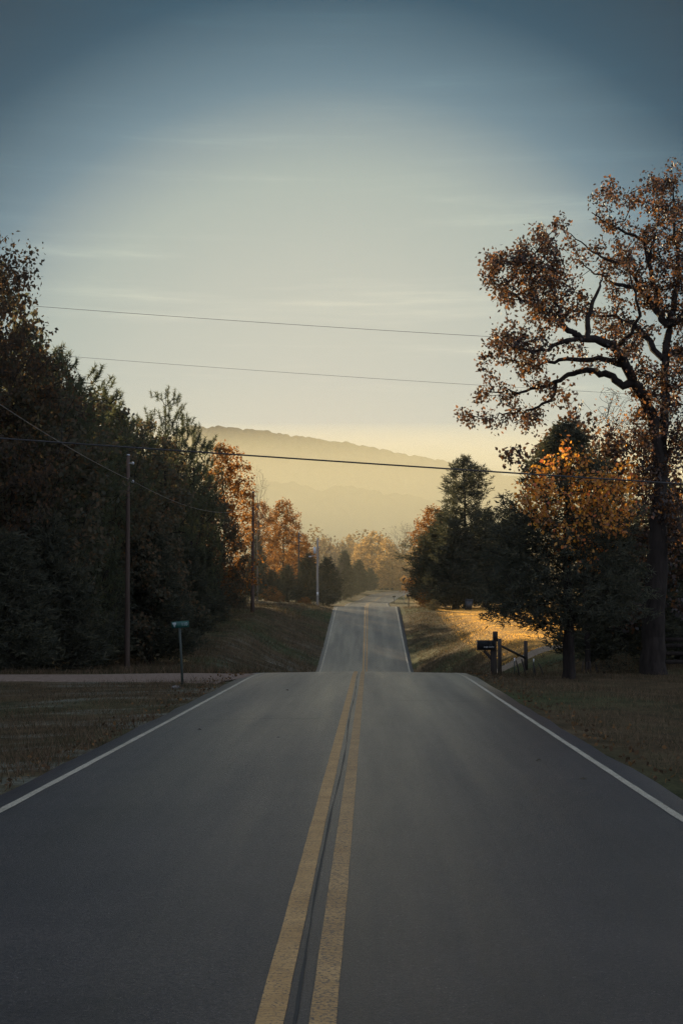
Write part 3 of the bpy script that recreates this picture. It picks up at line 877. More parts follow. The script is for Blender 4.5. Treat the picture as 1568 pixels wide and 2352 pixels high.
limb([(1400, 1010, .6), (1390, 850, .2), (1350, 720, 0), (1330, 560, -.2), (1150, 500, -.4), (1050, 440, -.5), (1000, 380, -.5)], .10, .012)
limb([(1350, 720, 0), (1390, 560, -.2), (1410, 400, -.3), (1400, 260, -.3)], .06, .012)
limb([(700, 1010, -2.4), (640, 900, -2.3), (600, 780, -2.2), (640, 640, -2.2), (740, 520, -2.2)], .05, .012)
limb([(800, 1090, -2.2), (780, 950, -2.3), (720, 820, -2.4), (560, 700, -2.5), (350, 690, -2.6)], .05, .012)
limb([(1150, 1250, -1.4), (1250, 1150, -2.2), (1300, 1000, -2.8), (1250, 850, -3.2), (1200, 640, -3.4)], .08, .014)
limb([(1475, 1100, .2), (1600, 1000, -.4), (1700, 850, -.8), (1750, 650, -1)], .12, .02)
limb([(1455, 1290, 0), (1560, 1250, 1), (1680, 1200, 1.6), (1800, 1150, 2)], .10, .02)
blobs = [(1500, 150, 70), (1400, 220, 80), (1120, 250, 80), (1050, 300, 50), (1160, 480, 70), (1060, 420, 50), (1330, 300, 80), (1450, 330, 110), (1540, 420, 100), (1380, 560, 110), (1200, 600, 90), (1020, 620, 60), (760, 500, 75), (650, 510, 60), (560, 570, 40), (500, 630, 80), (340, 670, 70), (620, 640, 100), (740, 650, 90), (840, 620, 50), (330, 800, 60), (460, 750, 100), (590, 760, 110), (720, 740, 90), (850, 760, 50), (430, 880, 80), (540, 880, 100), (660, 870, 110), (780, 850, 100), (620, 980, 90), (780, 980, 110), (890, 960, 90), (700, 1090, 70), (460, 1110, 60), (430, 1190, 80), (350, 1250, 50), (540, 1180, 80), (560, 1270, 90), (680, 1230, 90), (310, 1320, 35), (440, 1310, 60), (610, 1340, 70), (330, 1430, 50), (330, 1520, 60), (420, 1520, 60), (490, 1550, 30), (570, 1420, 55), (690, 1410, 50), (680, 1490, 50), (190, 1650, 35), (280, 1690, 50), (350, 1680, 50), (500, 1650, 70), (620, 1650, 70), (560, 1700, 50), (740, 1560, 40), (1180, 1060, 110), (1300, 900, 110), (1110, 850, 70), (1400, 760, 130), (1500, 650, 120), (1250, 750, 90), (1150, 690, 80), (1500, 900, 120), (1540, 1100, 100), (1200, 1200, 90), (1080, 1120, 70), (1310, 1150, 90), (1000, 1050, 70), (890, 1240, 50), (960, 1290, 60), (1060, 1340, 50), (1350, 1400, 110), (1500, 1350, 120), (1550, 1500, 120), (1400, 1550, 110), (1260, 1600, 90), (1290, 1300, 70), (1680, 700, 130), (1700, 950, 140), (1700, 1250, 140), (1650, 450, 110), (1240, 300, 60), (930, 690, 35), (1020, 760, 45), (1350, 1750, 110), (1250, 1800, 80), (1500, 1700, 110), (1550, 1900, 120), (1400, 1950, 110), (1300, 2020, 80), (1500, 2150, 120), (1420, 2300, 90), (1550, 2400, 120), (1330, 2220, 70)]
lims = np.concatenate([c[0] for c in chains])
at = []
for bx_, by_, br in blobs:
    n = max(3, int((br / 36) ** 2 * 1.75))
    c2 = OK(bx_, by_)
    # depth of the nearest limb in the picture plane
    pd = lims[:, [0, 2]] * (OD / lims[:, 1])[:, None]
    q = lims[np.argmin(np.hypot(pd[:, 0] - c2[0], pd[:, 1] - 1.75 * OD / lims[:, 1] + 1.75 - c2[2]))]
    for _ in range(n):
        a = rng.uniform(0, 6.283); rr_ = br * math.sqrt(rng.random()) * 1.0
        at.append(OK(bx_ + rr_ * math.cos(a), by_ + rr_ * math.sin(a), q[1] - OD + rng.normal(0, .5 + br * .006)))
at = np.array(at)
A, par, r, tips = grow(at, chains, rads, bf=.12, step=.28, r0=.0095, wob=.10, droop=.1)
nl = 30000
per = rng.choice(tips, nl); back = par[per]
t = rng.random((nl, 1))
C = A[per] * (1 - t) + A[back] * t + rng.normal(0, .13, (nl, 3))
lv, lf = leaves(C, .12, .62, .7)
unit_tree('oak_tree', (base[0], base[1]), 'big oak with arching limbs and dry orange brown leaves at the right edge', 'tree', A, par, r, 8, lv, lf, 'bark', 'oak_leaf')

# dark cedar with the bare lower trunk, in front of the oak
rng = np.random.default_rng(33)
CD = 42.0
cb = P(1305, 1550, CD); cb[2] = Hs(cb[0], CD) - .1
topz = P(1300, 985, CD)[2]
ct = smooth_chain([cb, P(1305, 1490, CD), P(1303, 1430, CD), P(1300, 1330, CD), P(1297, 1200, CD), P(1300, 1090, CD), P(1302, 990, CD)])
ctr = np.interp(np.linspace(0, 1, len(ct)), [0, .04, .2, .6, 1], [.24, .185, .17, .10, .02])
pts = []
prof_l = [(985, 8), (1010, 40), (1060, 85), (1100, 110), (1150, 160), (1230, 165), (1300, 190), (1360, 192), (1400, 198), (1420, 170), (1440, 110)]
pv, pw = zip(*prof_l)
while len(pts) < 1500:
    v = rng.uniform(985, 1440)
    if v < 1190 and rng.random() < .62: continue
    w = np.interp(v, pv, pw) * CD / FPX * (1 + .22 * math.sin(v * .13) * rng.random())
    a = rng.uniform(0, 6.283); q = (.3 + .7 * rng.random()) ** .8
    z = P(1300, v, CD)[2]
    pts.append((cb[0] + .02 + w * q * math.cos(a) * (1.0 if math.cos(a) < 0 else .95), CD + w * q * math.sin(a) * .9, z - .35 * q * q + .25))
at = np.array(pts)
A, par, r, tips = grow(at[::3], [(ct, None)], [ctr], bf=.1, step=.35, r0=.008, wob=.08)
out_ = at - np.array([cb[0], CD, 0]); out_[:, 2] = 0; out_ /= np.linalg.norm(out_, axis=1)[:, None] + 1e-6
axis = out_ * .85 + np.array([0, 0, .25]) + rng.normal(0, .3, at.shape); axis /= np.linalg.norm(axis, axis=1)[:, None]
i = np.repeat(np.arange(len(at)), 26)
t = rng.random((len(i), 1))
C = at[i] + axis[i] * (t - .5) * .5 + rng.normal(0, .12, (len(i), 3)) * (1.1 - t)
D = axis[i] * .8 + rand_dir(len(i)) * .8; D /= np.linalg.norm(D, axis=1)[:, None]
lv, lf = needles(C, D, .17, .04)
unit_tree('cedar_tree', (cb[0], CD), 'dark spreading cedar with bare lower trunk between mailbox and big oak', 'tree', A, par, r, 8, lv, lf, 'bark', 'cedar_needle')


def gold(u0, d, label, blobs, nleaf, seed, lsize=.15, tr_=.09, name='maple_tree', leaf='gold_leaf', dens=1.6, bare=()):
    global rng
    rng = np.random.default_rng(seed)
    b0 = P(u0, 1540, d); b0[2] = Hs(b0[0], d) - .1
    top = P(blobs[0][0], blobs[0][1], d)
    tt = np.linspace(0, 1, 14)[:, None]
    tk = b0 + (top - b0) * tt + rng.normal(0, .06, (14, 3)) * tt
    rr = tr_ * (1 - .9 * tt[:, 0])
    at = []
    for (u, v, br) in blobs:
        for _ in range(max(3, int((br / 14) ** 2 * dens))):
            a = rng.uniform(0, 6.283); q = br * math.sqrt(rng.random())
            at.append(P(u + q * math.cos(a), v + q * math.sin(a), d + rng.normal(0, .6 + br * .012)))
    na = len(at)
    for (u, v, br) in bare:
        for _ in range(max(3, int((br / 14) ** 2 * 2.5))):
            a = rng.uniform(0, 6.283); q = br * math.sqrt(rng.random())
            at.append(P(u + q * math.cos(a), v + q * math.sin(a), d + rng.normal(0, .5)))
    A, par, r, tips = grow(np.array(at), [(tk, None)], [rr], bf=.3, step=.3, r0=.006, wob=.1)
    near_bare = np.zeros(len(tips), bool)
    tp = A[tips]
    for (u, v, br) in bare:
        c = P(u, v, d)
        near_bare |= np.linalg.norm((tp - c)[:, [0, 2]], axis=1) < br * d / FPX
    tl = tips[~near_bare] if bare else tips
    per = rng.choice(tl, nleaf); back = par[per]
    t = rng.random((nleaf, 1))
    C = A[per] * (1 - t) + A[back] * t + rng.normal(0, .15, (nleaf, 3))
    lv, lf = leaves(C, lsize, .85, .5)
    return unit_tree(name, (b0[0], d), label, 'tree', A, par, r, 6, lv, lf, 'bark', leaf)
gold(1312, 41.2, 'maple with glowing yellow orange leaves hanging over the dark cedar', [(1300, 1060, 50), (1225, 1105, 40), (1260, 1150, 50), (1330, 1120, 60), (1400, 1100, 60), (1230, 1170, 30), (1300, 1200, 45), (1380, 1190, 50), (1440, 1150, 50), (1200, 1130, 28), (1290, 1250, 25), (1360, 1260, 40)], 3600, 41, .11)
gold(1350, 50, 'young oak with brown leaves between the spreading cedar and the big oak', [(1330, 990, 60), (1280, 1020, 50), (1240, 1060, 45), (1150, 1045, 22), (1180, 1055, 28), (1390, 1030, 70), (1450, 1060, 70), (1350, 1080, 70), (1430, 1130, 70), (1490, 1180, 70), (1400, 1210, 70), (1480, 1270, 70), (1420, 1320, 60), (1530, 1100, 70), (1540, 1230, 70), (1530, 1350, 70), (1470, 1390, 60)], 6500, 42, .16, .11, 'oak_tree', 'oak_leaf', 1.2, bare=[(1315, 920, 26), (1300, 890, 20)])
gold(1395, 62, 'leafless pale brown thicket tree behind the limbs of the big oak', [(1400, 910, 26), (1430, 960, 50), (1390, 970, 40), (1440, 1010, 60)], 300, 43, .1, .06, 'bare_tree', 'rust_leaf', 9.0)
plant('cedar_tree', 'cedar', 1420, 1190, 52, 'dark cedar in the shade behind the big oak trunk', wide=1.3, rz=1)
plant('cedar_tree', 'cedar', 1560, 1120, 56, 'dark cedar behind the board fence at the right edge', wide=1.4, rz=2)
plant('cedar_tree', 'cedar', 1480, 1230, 60, 'low dark cedar behind the oak, left of the board fence', wide=1.2, rz=4)
plant('cedar_tree', 'cedar', 1178, 1165, 178, 'dark cedar seen over the left shoulder of the spreading cedar', wide=1.1, rz=3)
plant('shrub', 'shrub', 1425, 1500, 46.5, 'dark brush at the foot of the big oak beside the leaning pickets', 'bush', wide=.8)

# ------------------------------------------------------------------ far woods and hills
def canopy(xs, ys, z, amp, cell, seed):
    """rounded tree tops over a slope"""
    q = np.random.default_rng(seed)
    jx, jy, jr = q.random((3, 200, 200))
    best = np.zeros_like(xs)
    ci, cj = np.floor(xs / cell).astype(int), np.floor(ys / cell).astype(int)
    for a in (-1, 0, 1):
        for b in (-1, 0, 1):
            i, j = ci + a, cj + b
            px = (i + jx[i % 200, j % 200]) * cell; py = (j + jy[i % 200, j % 200]) * cell
            rr = cell * (.55 + .45 * jr[i % 200, j % 200])
            d2 = ((xs - px) ** 2 + (ys - py) ** 2) / rr ** 2
            best = np.maximum(best, np.sqrt(np.clip(1 - d2, 0, 1)) * (.6 + .6 * jr[i % 200, j % 200]))
    return z + amp * best


M['far_hill'] = simple('far_hill', [(.3, (.05, .042, .022)), (.7, (.11, .085, .045))], .95, .12, 5, 0, None, .05)


def ridge(name, d, crest, depth, foot, amp, cell, step, x0, x1, seed, label):
    """a wooded hill whose skyline passes through the given picture points at distance d"""
    cp = np.array([P(u, v, d) for u, v in crest])
    X = np.arange(x0, x1, step)
    top = np.interp(X, cp[:, 0], cp[:, 2]) - amp * .6
    T = np.linspace(-1, 1, int(2 * depth / (step * 1.6)))
    XX, TT = np.meshgrid(X, T)
    YY = d + TT * depth
    sh = (1 - np.abs(TT)) ** .9
    ZZ = foot + (top[None] - foot) * sh + 10 * vnoise(XX, YY, 90, seed) * (1 - sh) * sh * 4
    ZZ = canopy(XX, YY, ZZ, amp * .45 * (.4 + 1.2 * (vnoise(XX, YY, cell * 5, seed + 7) + .5)), cell, seed)
    ZZ = canopy(XX, YY, ZZ, amp * .5, cell * .42, seed + 100)
    n = len(X)
    ii = np.arange(XX.size).reshape(XX.shape)
    F = np.stack([ii[:-1, :-1], ii[:-1, 1:], ii[1:, 1:], ii[1:, :-1]], -1).reshape(-1, 4)
    o = mesh_np(name, np.stack([XX, YY, ZZ], -1).reshape(-1, 3), F, M['far_hill'], smooth=True)
    return tag(o, label, kind='structure')


ridge('hill', 4200, [(-900, 1210), (0, 1150), (250, 1100), (350, 1040), (400, 1000), (430, 981), (470, 980), (570, 987), (700, 1003), (850, 1027), (950, 1045), (1040, 1063), (1180, 1092), (1350, 1130), (1700, 1190), (2600, 1290)], 700, -16, 15, 34, 4.5, -2300, 2300, 51, 'long wooded mountain sloping down to the right behind the mist')
ridge('hill', 1500, [(-900, 1220), (300, 1190), (480, 1150), (560, 1118), (610, 1105), (660, 1108), (720, 1120), (748, 1124), (775, 1114), (830, 1120), (900, 1131), (990, 1149), (1060, 1168), (1200, 1200), (1700, 1270)], 220, -16, 9, 18, 2.5, -800, 800, 52, 'lower wooded hill fading into the mist in front of the mountain')
# far wood at the valley rim: one mass
rng = np.random.default_rng(61)
cs = []
for i in range(170):
    d = rng.uniform(400, 560)
    u = rng.uniform(350, 1500)
    x = P(u, 1300, d)[0]
    z0 = Hs(x, d)
    zt = P(u, 1212 + 14 * math.sin(u * .05) + 10 * rng.random() + abs(u - 830) * .02, d)[2]
    r_ = rng.uniform(3.5, 6)
    n = 520
    q = rand_dir(n) * (rng.random((n, 1)) ** .4)
    hgt = max(6.0, min(zt - z0, 30))
    cs.append(np.array([x, d, z0 + hgt * .5]) + q * np.array([r_, r_, hgt * .5]))
C = np.concatenate(cs)
lv, lf = leaves(C, .75, .8, 0)
tag(mesh_np('woods', lv, lf, M['far_leaf']), 'hazy autumn woods at the rim of the valley', kind='stuff')

# ------------------------------------------------------------------ poles and wires
def pole(u, vbase, vtop, d, label, mat, r=.15, transformer=False, lean=0.0):
    b0 = P(u, vbase, d); z0 = Hs(b0[0], d) - .1
    zt = P(u, vtop, d)[2]
    o = empty('utility_pole', (b0[0], d, z0))
    tag(o, label, 'utility pole', 'utility poles along the left side')
    hgt = zt - z0
    q = MB()
    t = np.linspace(0, 1, 8)[:, None]
    q.tube(np.array([[0, 0, 0]]) + t * np.array([[lean, 0, hgt]]), r * (1 - .38 * t[:, 0]), 12)
    q.build('pole', M[mat], o, True)
    c = MB(); c.tube([(lean, 0, hgt - .01), (lean, 0, hgt + .05)], [r * .72, r * .5], 12); c.build('cap', M['grey_metal'], o)
    for zz, sx in ((hgt - .35, 1), (hgt - 1.15, 1)):
        k = MB()
        k.tube([(lean + .0, -.05, zz), (lean + sx * (r * .62 + .12), -.05, zz)], .02, 6)
        k.tube([(lean + sx * (r * .62 + .14), -.05, zz - .06), (lean + sx * (r * .62 + .14), -.05, zz + .0), (lean + sx * (r * .62 + .14), -.05, zz + .06)], [.05, .065, .035], 8)
        k.build('insulator', M['grey_metal'], o, True)
    if transformer:
        k = MB()
        cx = -r - .2
        k.tube([(cx, -.05, hgt - 2.0), (cx, -.05, hgt - 1.96), (cx, -.05, hgt - 1.2), (cx, -.05, hgt - 1.14)], [.17, .21, .21, .15], 14)
        tb = k.build('transformer', M['grey_metal'], o, True)
        k2 = MB(); k2.tube([(cx, -.05, hgt - 1.14), (cx, -.05, hgt - .95)], [.045, .03], 8); k2.build('bushing', M['dark_metal'], tb)
        k = MB(); k.tube([(-.9, -.05, hgt - 2.35), (-.5, -.05, hgt - 2.3), (0, 0, hgt - 2.3)], .03, 6); k.box((-.98, -.05, hgt - 2.38), (.34, .2, .16), .04); k.build('lamp_arm', M['grey_metal'], o)
        k = MB(); k.box((.02, -r - .07, 1.9), (.26, .14, .5), .02); k.build('meter_box', M['grey_metal'], o)
    return o, np.array([b0[0] + lean, d, zt])
p1, t1 = pole(292, 1552, 1046, 62, 'nearest tall brown utility pole in front of the dark wood', 'pole_wood', .125, lean=-.05)
p2, t2 = pole(580, 1401, 1130, 120, 'dark utility pole in front of the leafless tree', 'pole_wood', .17)
p3, t3 = pole(686, 1385, 1224, 203, 'thin brown utility pole beside the rusty trees', 'pole_wood', .17)
p4, t4 = pole(729, 1388, 1237, 188, 'pale grey utility pole carrying a transformer', 'pale_pole_wood', .17, transformer=True)


def wire(name, a, b, sag, rad, mat, label, n=40, group=None):
    t = np.linspace(0, 1, n)[:, None]
    p = np.asarray(a) * (1 - t) + np.asarray(b) * t
    p[:, 2] -= sag * 4 * (t * (1 - t))[:, 0]
    q = MB(); q.tube(p, rad, 6)
    o = q.build(name, mat, None, True)
    return tag(o, label, 'wire', group)
G = 'overhead wires'
e = np.array([-.0, 0, 0])
wire('power_line', P(-700, 956, 36), P(2200, 1150, 39), .06, .022, M['wire'], 'thick dark cable crossing the whole view just below the mountain skyline', 60, G)
wire('power_line', P(-500, 655, 62), P(2300, 828, 60), .35, .009, M['pale_wire'], 'highest thin wire crossing the sky from the left oak to the right oak', 60, G)
wire('power_line', P(-500, 762, 62), P(2300, 945, 60), .35, .007, M['pale_wire'], 'second thin wire crossing the sky below the highest one', 60, G)
a1 = t1 + np.array([.25, -.05, -1.15])
wire('power_line', P(-330, 700, 26), a1, .25, .014, M['pale_wire'], 'pale sagging wire coming from the left edge to the nearest utility pole', 30, G)
wire('power_line', a1, t2 + np.array([.25, -.05, -1.15]), .95, .014, M['pale_wire'], 'pale sagging wire between the nearest and the second utility pole', 30, G)
wire('power_line', t2 + np.array([.25, -.05, -1.15]), t3 + np.array([.25, -.05, -1.15]), 1.2, .013, M['pale_wire'], 'pale wire between the second utility pole and the thin third one', 30, G)

# ------------------------------------------------------------------ lettering
def text_mesh(txt, size, depth, mat, parent, name='lettering', mtx=None, extra=None):
    cu = bpy.data.curves.new('t', 'FONT'); cu.body = txt; cu.size = size; cu.extrude = depth; cu.align_x = 'CENTER'; cu.align_y = 'CENTER'
    to = bpy.data.objects.new('t', cu); COL.objects.link(to)
    dg = bpy.context.evaluated_depsgraph_get()
    me = bpy.data.meshes.new_from_object(to.evaluated_get(dg))
    bpy.data.objects.remove(to); bpy.data.curves.remove(cu)
    me.name = name
    me.materials.clear(); me.materials.append(mat)
    if mtx is not None: me.transform(mtx)
    o = bpy.data.objects.new(name, me); COL.objects.link(o); o.parent = parent
    return o
UP = Matrix.Rotation(math.pi / 2, 4, 'X')          # text upright, facing -Y

# green road sign on its leaning post
sd = 36.5
sb = P(421, 1562, sd); sz = Hs(sb[0], sd)
st = P(412, 1442, sd)
sg = empty('road_sign', (sb[0], sd, sz)); tag(sg, 'small green road name sign 110 on a leaning dark post', 'road sign')
q = MB()
lx_ = st[0] - sb[0]; hz_ = st[2] - sz
q.tube([(0, 0, -.2), (lx_ * .5, 0, hz_ * .5), (lx_, 0, hz_ + .16)], .032, 10)
q.build('post', M['post_green'], sg, True)
pl = MB(); pl.box((0, 0, 0), (.44, .006, .165), .002)
plate = pl.build('sign_plate', M['sign_green'], sg)
plate.location = (lx_ + .03, -.038, hz_ + .085); plate.rotation_euler = (0, R(-4), R(14))
text_mesh('110', .125, .001, M['sign_white'], plate, 'number', Matrix.Translation((.105, -.005, -.002)) @ Matrix.Scale(.85, 4, (1, 0, 0)) @ UP)
q = MB(); prof = [(-.05, .05), (-.025, .062), (0, .05), (.025, .062), (.05, .05), (.045, .01), (.02, -.02), (.018, -.055), (0, -.066), (-.018, -.055), (-.02, -.02), (-.045, .01)]
q.prism([(x - .15, z) for x, z in prof], -.0065, -.0035, 1); q.build('emblem', M['sign_white'], plate)
q = MB(); q.box((0, .012, -.075), (.06, .02, .03), .004); q.build('bracket', M['dark_metal'], plate)
st_ = MB()

# large mailbox on a wooden post
mb_d = 46.0
m0 = P(1133, 1549, mb_d); mz = Hs(m0[0], mb_d)
mb = empty('mailbox', (m0[0], mb_d, mz)); tag(mb, 'large dark mailbox with white lettering on a stout wooden post beside the road', 'mailbox')
sc_ = mb_d / FPX
q = MB(); q.box((.0, 0, .5), (.19, .16, 1.2), .012); q.box((.06, 0, 1.24), (.15, .14, .32), .01); q.build('post', M['old_wood'], mb)
q = MB(); q.box((-.16, -.0, .62), (.09, .09, .42), .01, Euler((0, R(-42), 0))); q.build('brace', M['old_wood'], mb)
q = MB(); q.box((-.22, 0, .815), (.62, .17, .03), .005); q.build('bracket_board', M['old_wood'], mb)
# rounded box lying across, its side to the viewer
prof = [(-.13, 0), (.13, 0), (.13, .16)] + [(.13 * math.cos(a), .16 + .13 * math.sin(a)) for a in np.linspace(.2, math.pi - .2, 9)] + [(-.13, .16)]
q = MB(); q.prism([(y, z) for y, z in prof], -.27, .27, 0)
box = q.build('box', M['black_metal'], mb); box.location = (-.24, -.05, .83)
q = MB(); q.prism([(y * 1.05, z * 1.03 - .003) for y, z in prof], -.285, -.272, 0); q.build('door', M['dark_metal'], box)
q = MB(); q.box((-.292, 0, .25), (.02, .05, .03), .004); q.build('latch', M['grey_metal'], box)
q = MB(); q.box((.14, -.139, .17), (.02, .008, .16), .002); q.box((.14, -.139, .25), (.09, .008, .05), .002); q.build('flag', M['dark_metal'], box)
text_mesh('4160', .072, .001, M['lettering'], box, 'house_number', Matrix.Translation((-.02, -.1335, .07)) @ Matrix.Scale(.95, 4, (1, 0, 0)) @ UP)
text_mesh('HWY2', .072, .001, M['lettering'], box, 'street_name', Matrix.Translation((.16, -.1335, .07)) @ Matrix.Scale(.8, 4, (1, 0, 0)) @ UP)
text_mesh('BOX', .05, .001, M['faded_lettering'], box, 'lettering', Matrix.Translation((.14, -.1335, .135)) @ UP)


def small_mailbox(u, vbox, d, label, mat, r=.045, hgt=1.1):
    p = P(u, vbox, d); z0 = Hs(p[0], d)
    o = empty('mailbox', (p[0], d, z0)); tag(o, label, 'mailbox', 'mailboxes at the second crest')
    hz = p[2] - z0
    q = MB(); q.box((0, 0, (hz - .12) / 2 - .1), (.1, .1, hz - .12 + .2), .01); q.build('post', mat, o)
    prof = [(-.11, 0), (.11, 0), (.11, .12)] + [(.11 * math.cos(a), .12 + .11 * math.sin(a)) for a in np.linspace(.2, math.pi - .2, 7)] + [(-.11, .12)]
    q = MB(); q.prism(prof, -.26, .26, 0); b = q.build('box', M['black_metal'], o); b.location = (0, 0, hz - .12)
    q = MB(); q.prism([(y * 1.05, z * 1.03) for y, z in prof], -.275, -.262, 0); q.build('door', M['dark_metal'], b)
    q = MB(); q.box((.1, -.118, .16), (.02, .01, .14), .002); q.build('flag', M['dark_metal'], b)
small_mailbox(938, 1368, 157, 'dark mailbox on a sunlit wooden post at the second crest', M['pole_wood'])
small_mailbox(904.5, 1370, 236, 'smaller far mailbox left of the sunlit one', M['post_green'])

# bend warning sign with speed plaque, half hidden by the cedar
wd = 236.0
wp = P(927, 1331, wd); wz = Hs(wp[0], wd)
ws = empty('warning_sign', (wp[0], wd, wz)); tag(ws, 'orange yellow diamond bend sign with a speed plaque, half behind a cedar', 'road sign')
hz = wp[2] - wz
q = MB(); q.box((0, .04, hz / 2), (.07, .05, hz + .6), .006); q.build('post', M['grey_metal'], ws)
q = MB(); s_ = .80; q.prism([(-s_, 0), (-s_ + .05, -.05), (-.05, -s_ + .05), (0, -s_), (.05, -s_ + .05), (s_ - .05, -.05), (s_, 0), (s_ - .05, .05), (.05, s_ - .05), (0, s_), (-.05, s_ - .05), (-s_ + .05, .05)], -.006, .006, 1)
dm = q.build('diamond_plate', M['sign_yellow'], ws); dm.location = (0, 0, hz)
q = MB(); q.prism([(-.22, -.42), (-.1, -.42), (-.1, .02), (.12, .14), (.16, .06), (.36, .26), (.06, .36), (.08, .26), (-.22, .1)], -.0105, -.007, 1); q.build('arrow', M['black_metal'], dm)
q = MB(); q.box((0, 0, 0), (.84, .012, .84), .004); pq = q.build('plaque', M['sign_yellow'], ws); pq.location = (0, 0, hz - 1.38)
text_mesh('35', .5, .001, M['black_metal'], pq, 'number', Matrix.Translation((0, -.009, .1)) @ UP)
text_mesh('MPH', .22, .001, M['black_metal'], pq, 'unit', Matrix.Translation((0, -.009, -.26)) @ UP)

# wheeled trash bin
bd = 150.0
bp_ = P(1076, 1403, bd); bz = Hs(bp_[0], bd)
tb = empty('trash_bin', (bp_[0], bd, bz), R(24)); tag(tb, 'dark wheeled trash bin standing on the sunny lawn, rim lit on its left', 'trash bin')
q = MB()
lo, hi = .24, .31
V = [(-lo, -lo, .06), (lo, -lo, .06), (lo, lo, .06), (-lo, lo, .06), (-hi, -hi, 1.02), (hi, -hi, 1.02), (hi, hi, 1.02), (-hi, hi, 1.02)]
q.add(V, [[0, 3, 2, 1], [4, 5, 6, 7], [0, 1, 5, 4], [1, 2, 6, 5], [2, 3, 7, 6], [3, 0, 4, 7]]); q.build('body', M['bin_plastic'], tb)
q = MB(); q.prism([(-.35, 1.02), (.36, 1.02), (.36, 1.08), (.1, 1.15), (-.2, 1.13), (-.36, 1.07)], -.34, .34, 0); q.build('lid', M['bin_plastic'], tb)
for sx in (-1, 1):
    q = MB(); q.tube([(sx * .22, .24, .13), (sx * .28, .24, .13)], .13, 14); q.build('wheel', M['rubber'], tb)
q = MB(); q.tube([(-.28, .36, 1.0), (-.28, .44, 1.0), (.28, .44, 1.0), (.28, .36, 1.0)], .018, 6); q.build('handle', M['bin_plastic'], tb)

# ------------------------------------------------------------------ fences on the right
def post_at(x, y, h, r, name, label, cat, mat, group=None, lean=(0, 0), round_=True, sub=.15):
    z = Hs(x, y)
    q = MB()
    if round_: q.tube([(0, 0, -sub), (lean[0] * .5, lean[1] * .5, h * .5), (lean[0], lean[1], h)], [r, r * .97, r * .9], 8)
    else: q.box((0, 0, h / 2 - sub / 2), (r * 2, r * 2, h + sub), r * .15)
    o = q.build(name, M[mat], None, round_)
    o.location = (x, y, z)
    return tag(o, label, cat, group)
# braced end of the pasture fence
fa, fb = P(1147, 1540, 60), P(1207, 1540, 61)
za, zb = Hs(fa[0], 60), Hs(fb[0], 61)
br = empty('fence_brace', (fa[0], 60, za)); tag(br, 'pair of wooden fence posts joined by a slanting brace rail behind the mailbox', 'fence')
for (x, y, z, h) in ((0, 0, 0, P(1147, 1467, 60)[2] - za), (fb[0] - fa[0], 1, zb - za, P(1207, 1472, 61)[2] - zb)):
    q = MB(); q.tube([(x, y, z - .2), (x, y, z + h)], [.085, .08], 10); q.build('post', M['old_wood'], br, True)
q = MB(); q.tube([(0, 0, P(1147, 1482, 60)[2] - za), (fb[0] - fa[0], 1, P(1207, 1512, 61)[2] - za)], .05, 8); q.build('brace_rail', M['old_wood'], br, True)
# steel stakes with pale tips
for i, (u, vb, vt, d, lb) in enumerate([(1181, 1548, 1513, 47.5, 'thin steel stake with pale tip right of the mailbox'), (1225, 1549, 1515, 47.5, 'thin steel stake with pale tip left of the cedar trunk'), (1409, 1512, 1478, 66, 'thin dark stake standing alone in the field right of the cedar trunk')]):
    p = P(u, vb, d); z = Hs(p[0], d); h = P(u, vt, d)[2] - z
    o = empty('fence_stake', (p[0], d, z)); tag(o, lb, 'fence stake', 'steel stakes of the wire fence')
    q = MB(); q.box((0, 0, h / 2 - .08), (.035, .012, h + .0), .002); q.box((0, .012, h / 2 - .08), (.012, .025, h), .002); q.build('shaft', M['post_green'], o)
    q = MB(); q.box((0, -.001, h - .08 + .055), (.037, .015, .11), .002); q.build('tip', M['lettering'], o)
# leaning pickets
PK = 'leaning pickets of the broken fence'
pk = [(1194, 1548, 1517, -10, 47), (1209, 1548, 1514, -12, 47.2), (1231, 1549, 1524, -7, 47.1), (1250, 1549, 1523, -14, 47), (1333, 1550, 1518, 6, 46.6), (1344, 1550, 1520, 3, 46.8), (1356, 1550, 1519, -1, 46.7), (1371, 1551, 1521, -5, 46.6), (1376, 1551, 1526, -8, 46.9), (1391, 1551, 1527, -14, 46.5), (1408, 1551, 1524, -13, 46.7), (1424, 1551, 1519, -4, 46.8)]
pl_lab = ['pale picket leaning left just right of the first steel stake', 'second pale picket leaning left of the cedar trunk', 'short picket beside the second steel stake', 'bent over picket next to the left of the cedar trunk', 'picket leaning right, first one right of the cedar trunk', 'second picket right of the cedar trunk', 'upright picket, third right of the cedar trunk', 'thick picket, fourth right of the cedar trunk', 'thin picket touching the thick fourth one', 'picket leaning hard to the left in the middle of the right cluster', 'leaning picket next to the dark brush', 'last picket, at the edge of the dark brush']
for (u, vb, vt, ln, d), lb in zip(pk, pl_lab):
    p = P(u, vb, d); z = Hs(p[0], d); h = P(u, vt, d)[2] - z
    post_at(p[0], d, h, .022 + .012 * random.random(), 'picket', lb, 'picket', 'old_wood', PK, (ln * d / FPX, .1 * (random.random() - .5)))
# dark board fence at the right edge
f0, f1_ = P(1524, 1540, 50), P(1640, 1540, 50)
zf = Hs(f0[0], 50)
bf_ = empty('board_fence', (f0[0], 50, zf)); tag(bf_, 'dark board fence of four rails at the right edge behind the oak', 'fence')
W = f1_[0] - f0[0]
for vv in (1469, 1483, 1501, 1520, 1541):
    z = P(1540, vv, 50)[2] - zf
    q = MB(); q.box((W / 2 - .05, -.02 , z), (W + .3, .035, .14), .004); q.build('rail', M['bark'], bf_)
for x in (.0, W * .5, W):
    q = MB(); q.box((x, .065, .55), (.11, .11, 1.5), .008); q.build('post', M['old_wood'], bf_)

